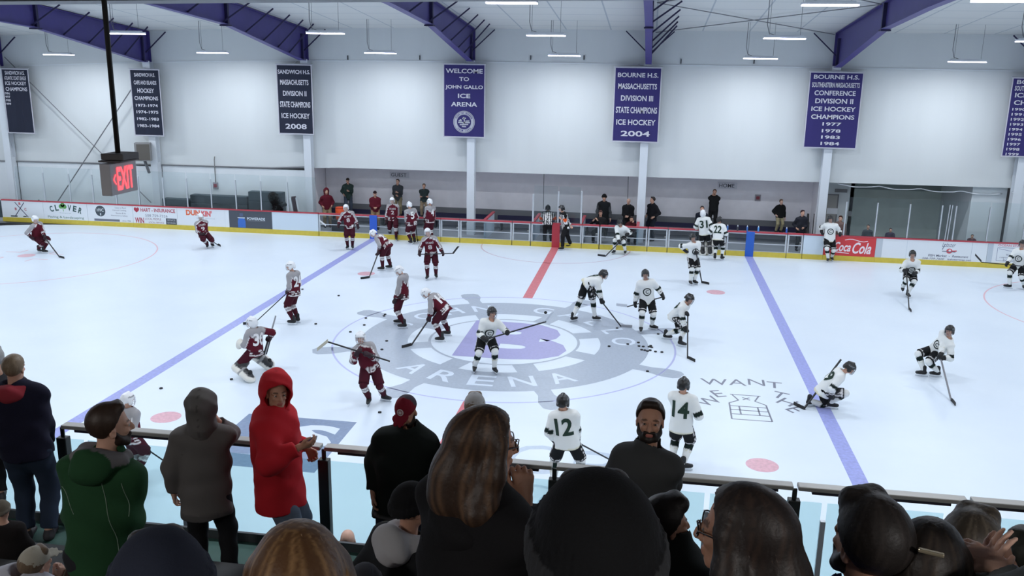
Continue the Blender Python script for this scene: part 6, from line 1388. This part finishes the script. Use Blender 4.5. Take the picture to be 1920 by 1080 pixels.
fan('seated spectator with dark hair just right of the black knit hat', (1250,982), neck=(1254,1040), d=4.0, floor=ZF+1.4, sit=True, H=1.72, top=(36,40,38), face=40, look=60, hk='short', hairc=(34,28,26), vol=1.8, jk=dict(bulk=1.1, collar=.08), skin='b', vox=.0085)
fan('woman with long black hair and glasses in profile facing left', (1388,1000), d=2.25, floor=ZF+2.1, sit=True, H=1.72, top=(28,27,29), face=320, look=282, hk='long', hairc=(42,35,33), hairhi=(70,54,46), vol=1.15, hlen=.22, gl=True, skin='b', vox=.0055)
fan('man with thick black hair and a blue shirt collar, back to the camera', (1628,1018), d=2.45, floor=ZF+2.1, sit=True, H=1.80, top=(60,66,130), face=345, look=318, hk='short', hairc=(44,39,37), hairhi=(64,57,54), vol=1.6, brd=(30,24,22), skin='b', jk=dict(collar=.04), vox=.0055)
girl = fan('girl with long dark hair held by a shiny clip', (1740,1056), d=2.45, floor=ZF+2.1, sit=True, H=1.70, top=(40,36,38), face=0, hk='long', hairc=(46,40,37), hairhi=(78,66,56), vol=1.2, hlen=.25, vox=.0055)
c = girl[2](1746, 1036, -.158); r_ = girl[3](90); MB().bar(c-r_*.031, c+r_*.031, .014, .010, up=(0, 0, 1)).build('hair_clip', mat('clip_metal', (215, 200, 170), .25, .7), girl[1], bevel=.003)
fan('man with short grey brown hair right of the girl with the clip', (1818,1030), d=2.9, floor=ZF+1.75, sit=True, H=1.78, top=(50,52,56), face=5, hk='short', hairc=(70,62,54), hairhi=(128,116,100), vol=1.5, vox=.006)
fan('spectator with short dark hair at the right edge, partly cut off', (1922,1052), d=3.4, floor=ZF+1.75, sit=True, H=1.66, top=(50,50,52), face=310, look=290, hk='short', hairc=(40,40,34), skin='b', vox=.0085)
fan('person clapping at the right edge, only hands and grey sleeves in view', (2010,985), neck=(2012,1130), hip=(2010,1420), hl=(1838,1082,.22), hr=(1874,1064,.20), face=345, d=2.1, floor=ZF+2.1, sit=True, H=1.72, top=(112,116,116), hk='short', hairc=(60,50,44), skin='c', hands={'L': dict(curl=.18, d=(.25,.15,1.), n=(.8,.4,.0), s=.95), 'R': dict(curl=.45, d=(-.9,.3,.35), n=(-.4,.3,-.6), s=.95)}, jk=dict(cuff=.0, wrinkle=.006), vox=.0055)
fan('person in a pale grey hooded top and beige cap at the bottom left corner', (67,1058), neck=(40,1092), d=5.3, floor=ZF+1.05, sit=True, H=1.5, top=(186,186,196), face=40, look=60, hatk='cap', hatc=(176,170,156), hk='short', hairc=(110,92,74), hr=(108,1088,.1), hl='lap', jk=dict(bulk=1.2, hood='down', wrinkle=.009), hands={'R': dict(curl=1.0, d=(.2,.4,.9))}, vox=.0075)
fan('person in a beige striped knit hat at the bottom left behind the green jacket', (148,1082), d=5.6, floor=ZF+.7, sit=True, H=1.45, top=(60,56,54), face=15, hatk='beanie', hatc=(152,140,122), hatc2=(120,108,94), hk=None, vox=.0085)
fan('person in a dark patterned hat peeking in at the bottom right of the reddish hair', (684,1101), d=4.4, floor=ZF+1.05, sit=True, H=1.5, top=(40,40,44), face=5, hatk='beanie', hatc=(60,60,66), hatc2=(130,130,134), hk=None, vox=.0085)
# benches of the stands the seated people use
for i, n_ in enumerate((3, 4, 5, 6, 7)):
    y0 = -16.4-.8*n_; z = ZF+.35*n_; t = thing('bleacher_bench', 'long grey bleacher bench on the %s step of the stands' % ('third', 'fourth', 'fifth', 'sixth', 'seventh')[i], 'bench', (3, y0+.15, z), 'bleacher benches')
    MB().box((-13, y0+.03, z+.36), (19, y0+.30, z+.40)).build('seat', mat('bleacher_seat', (96, 98, 100), .6), t)
    for x in np.arange(-12.5, 19, 3.): MB().box((x-.03, y0+.06, z), (x+.03, y0+.27, z+.36)).build('leg', M_dgrey, t)
# fill lights added unseen behind the camera to brighten the stands
for i, x in enumerate((-9., -1., 7., 15.)):
    t = copy_tree(LP); t.location = (x, -24.6, 8.17); t['label'] = 'added unseen fill light over the stands behind the camera, %s from the left' % ('first', 'second', 'third', 'fourth')[i]
    la = bpy.data.lights.new('lamp', 'AREA'); la.shape = 'RECTANGLE'; la.size = 1.2; la.size_y = .3; la.energy = 150; la.color = (1, .95, .88)
    lo = bpy.data.objects.new('lamp', la); COL.objects.link(lo); lo.parent = t; lo.location = (0, 0, -.035)
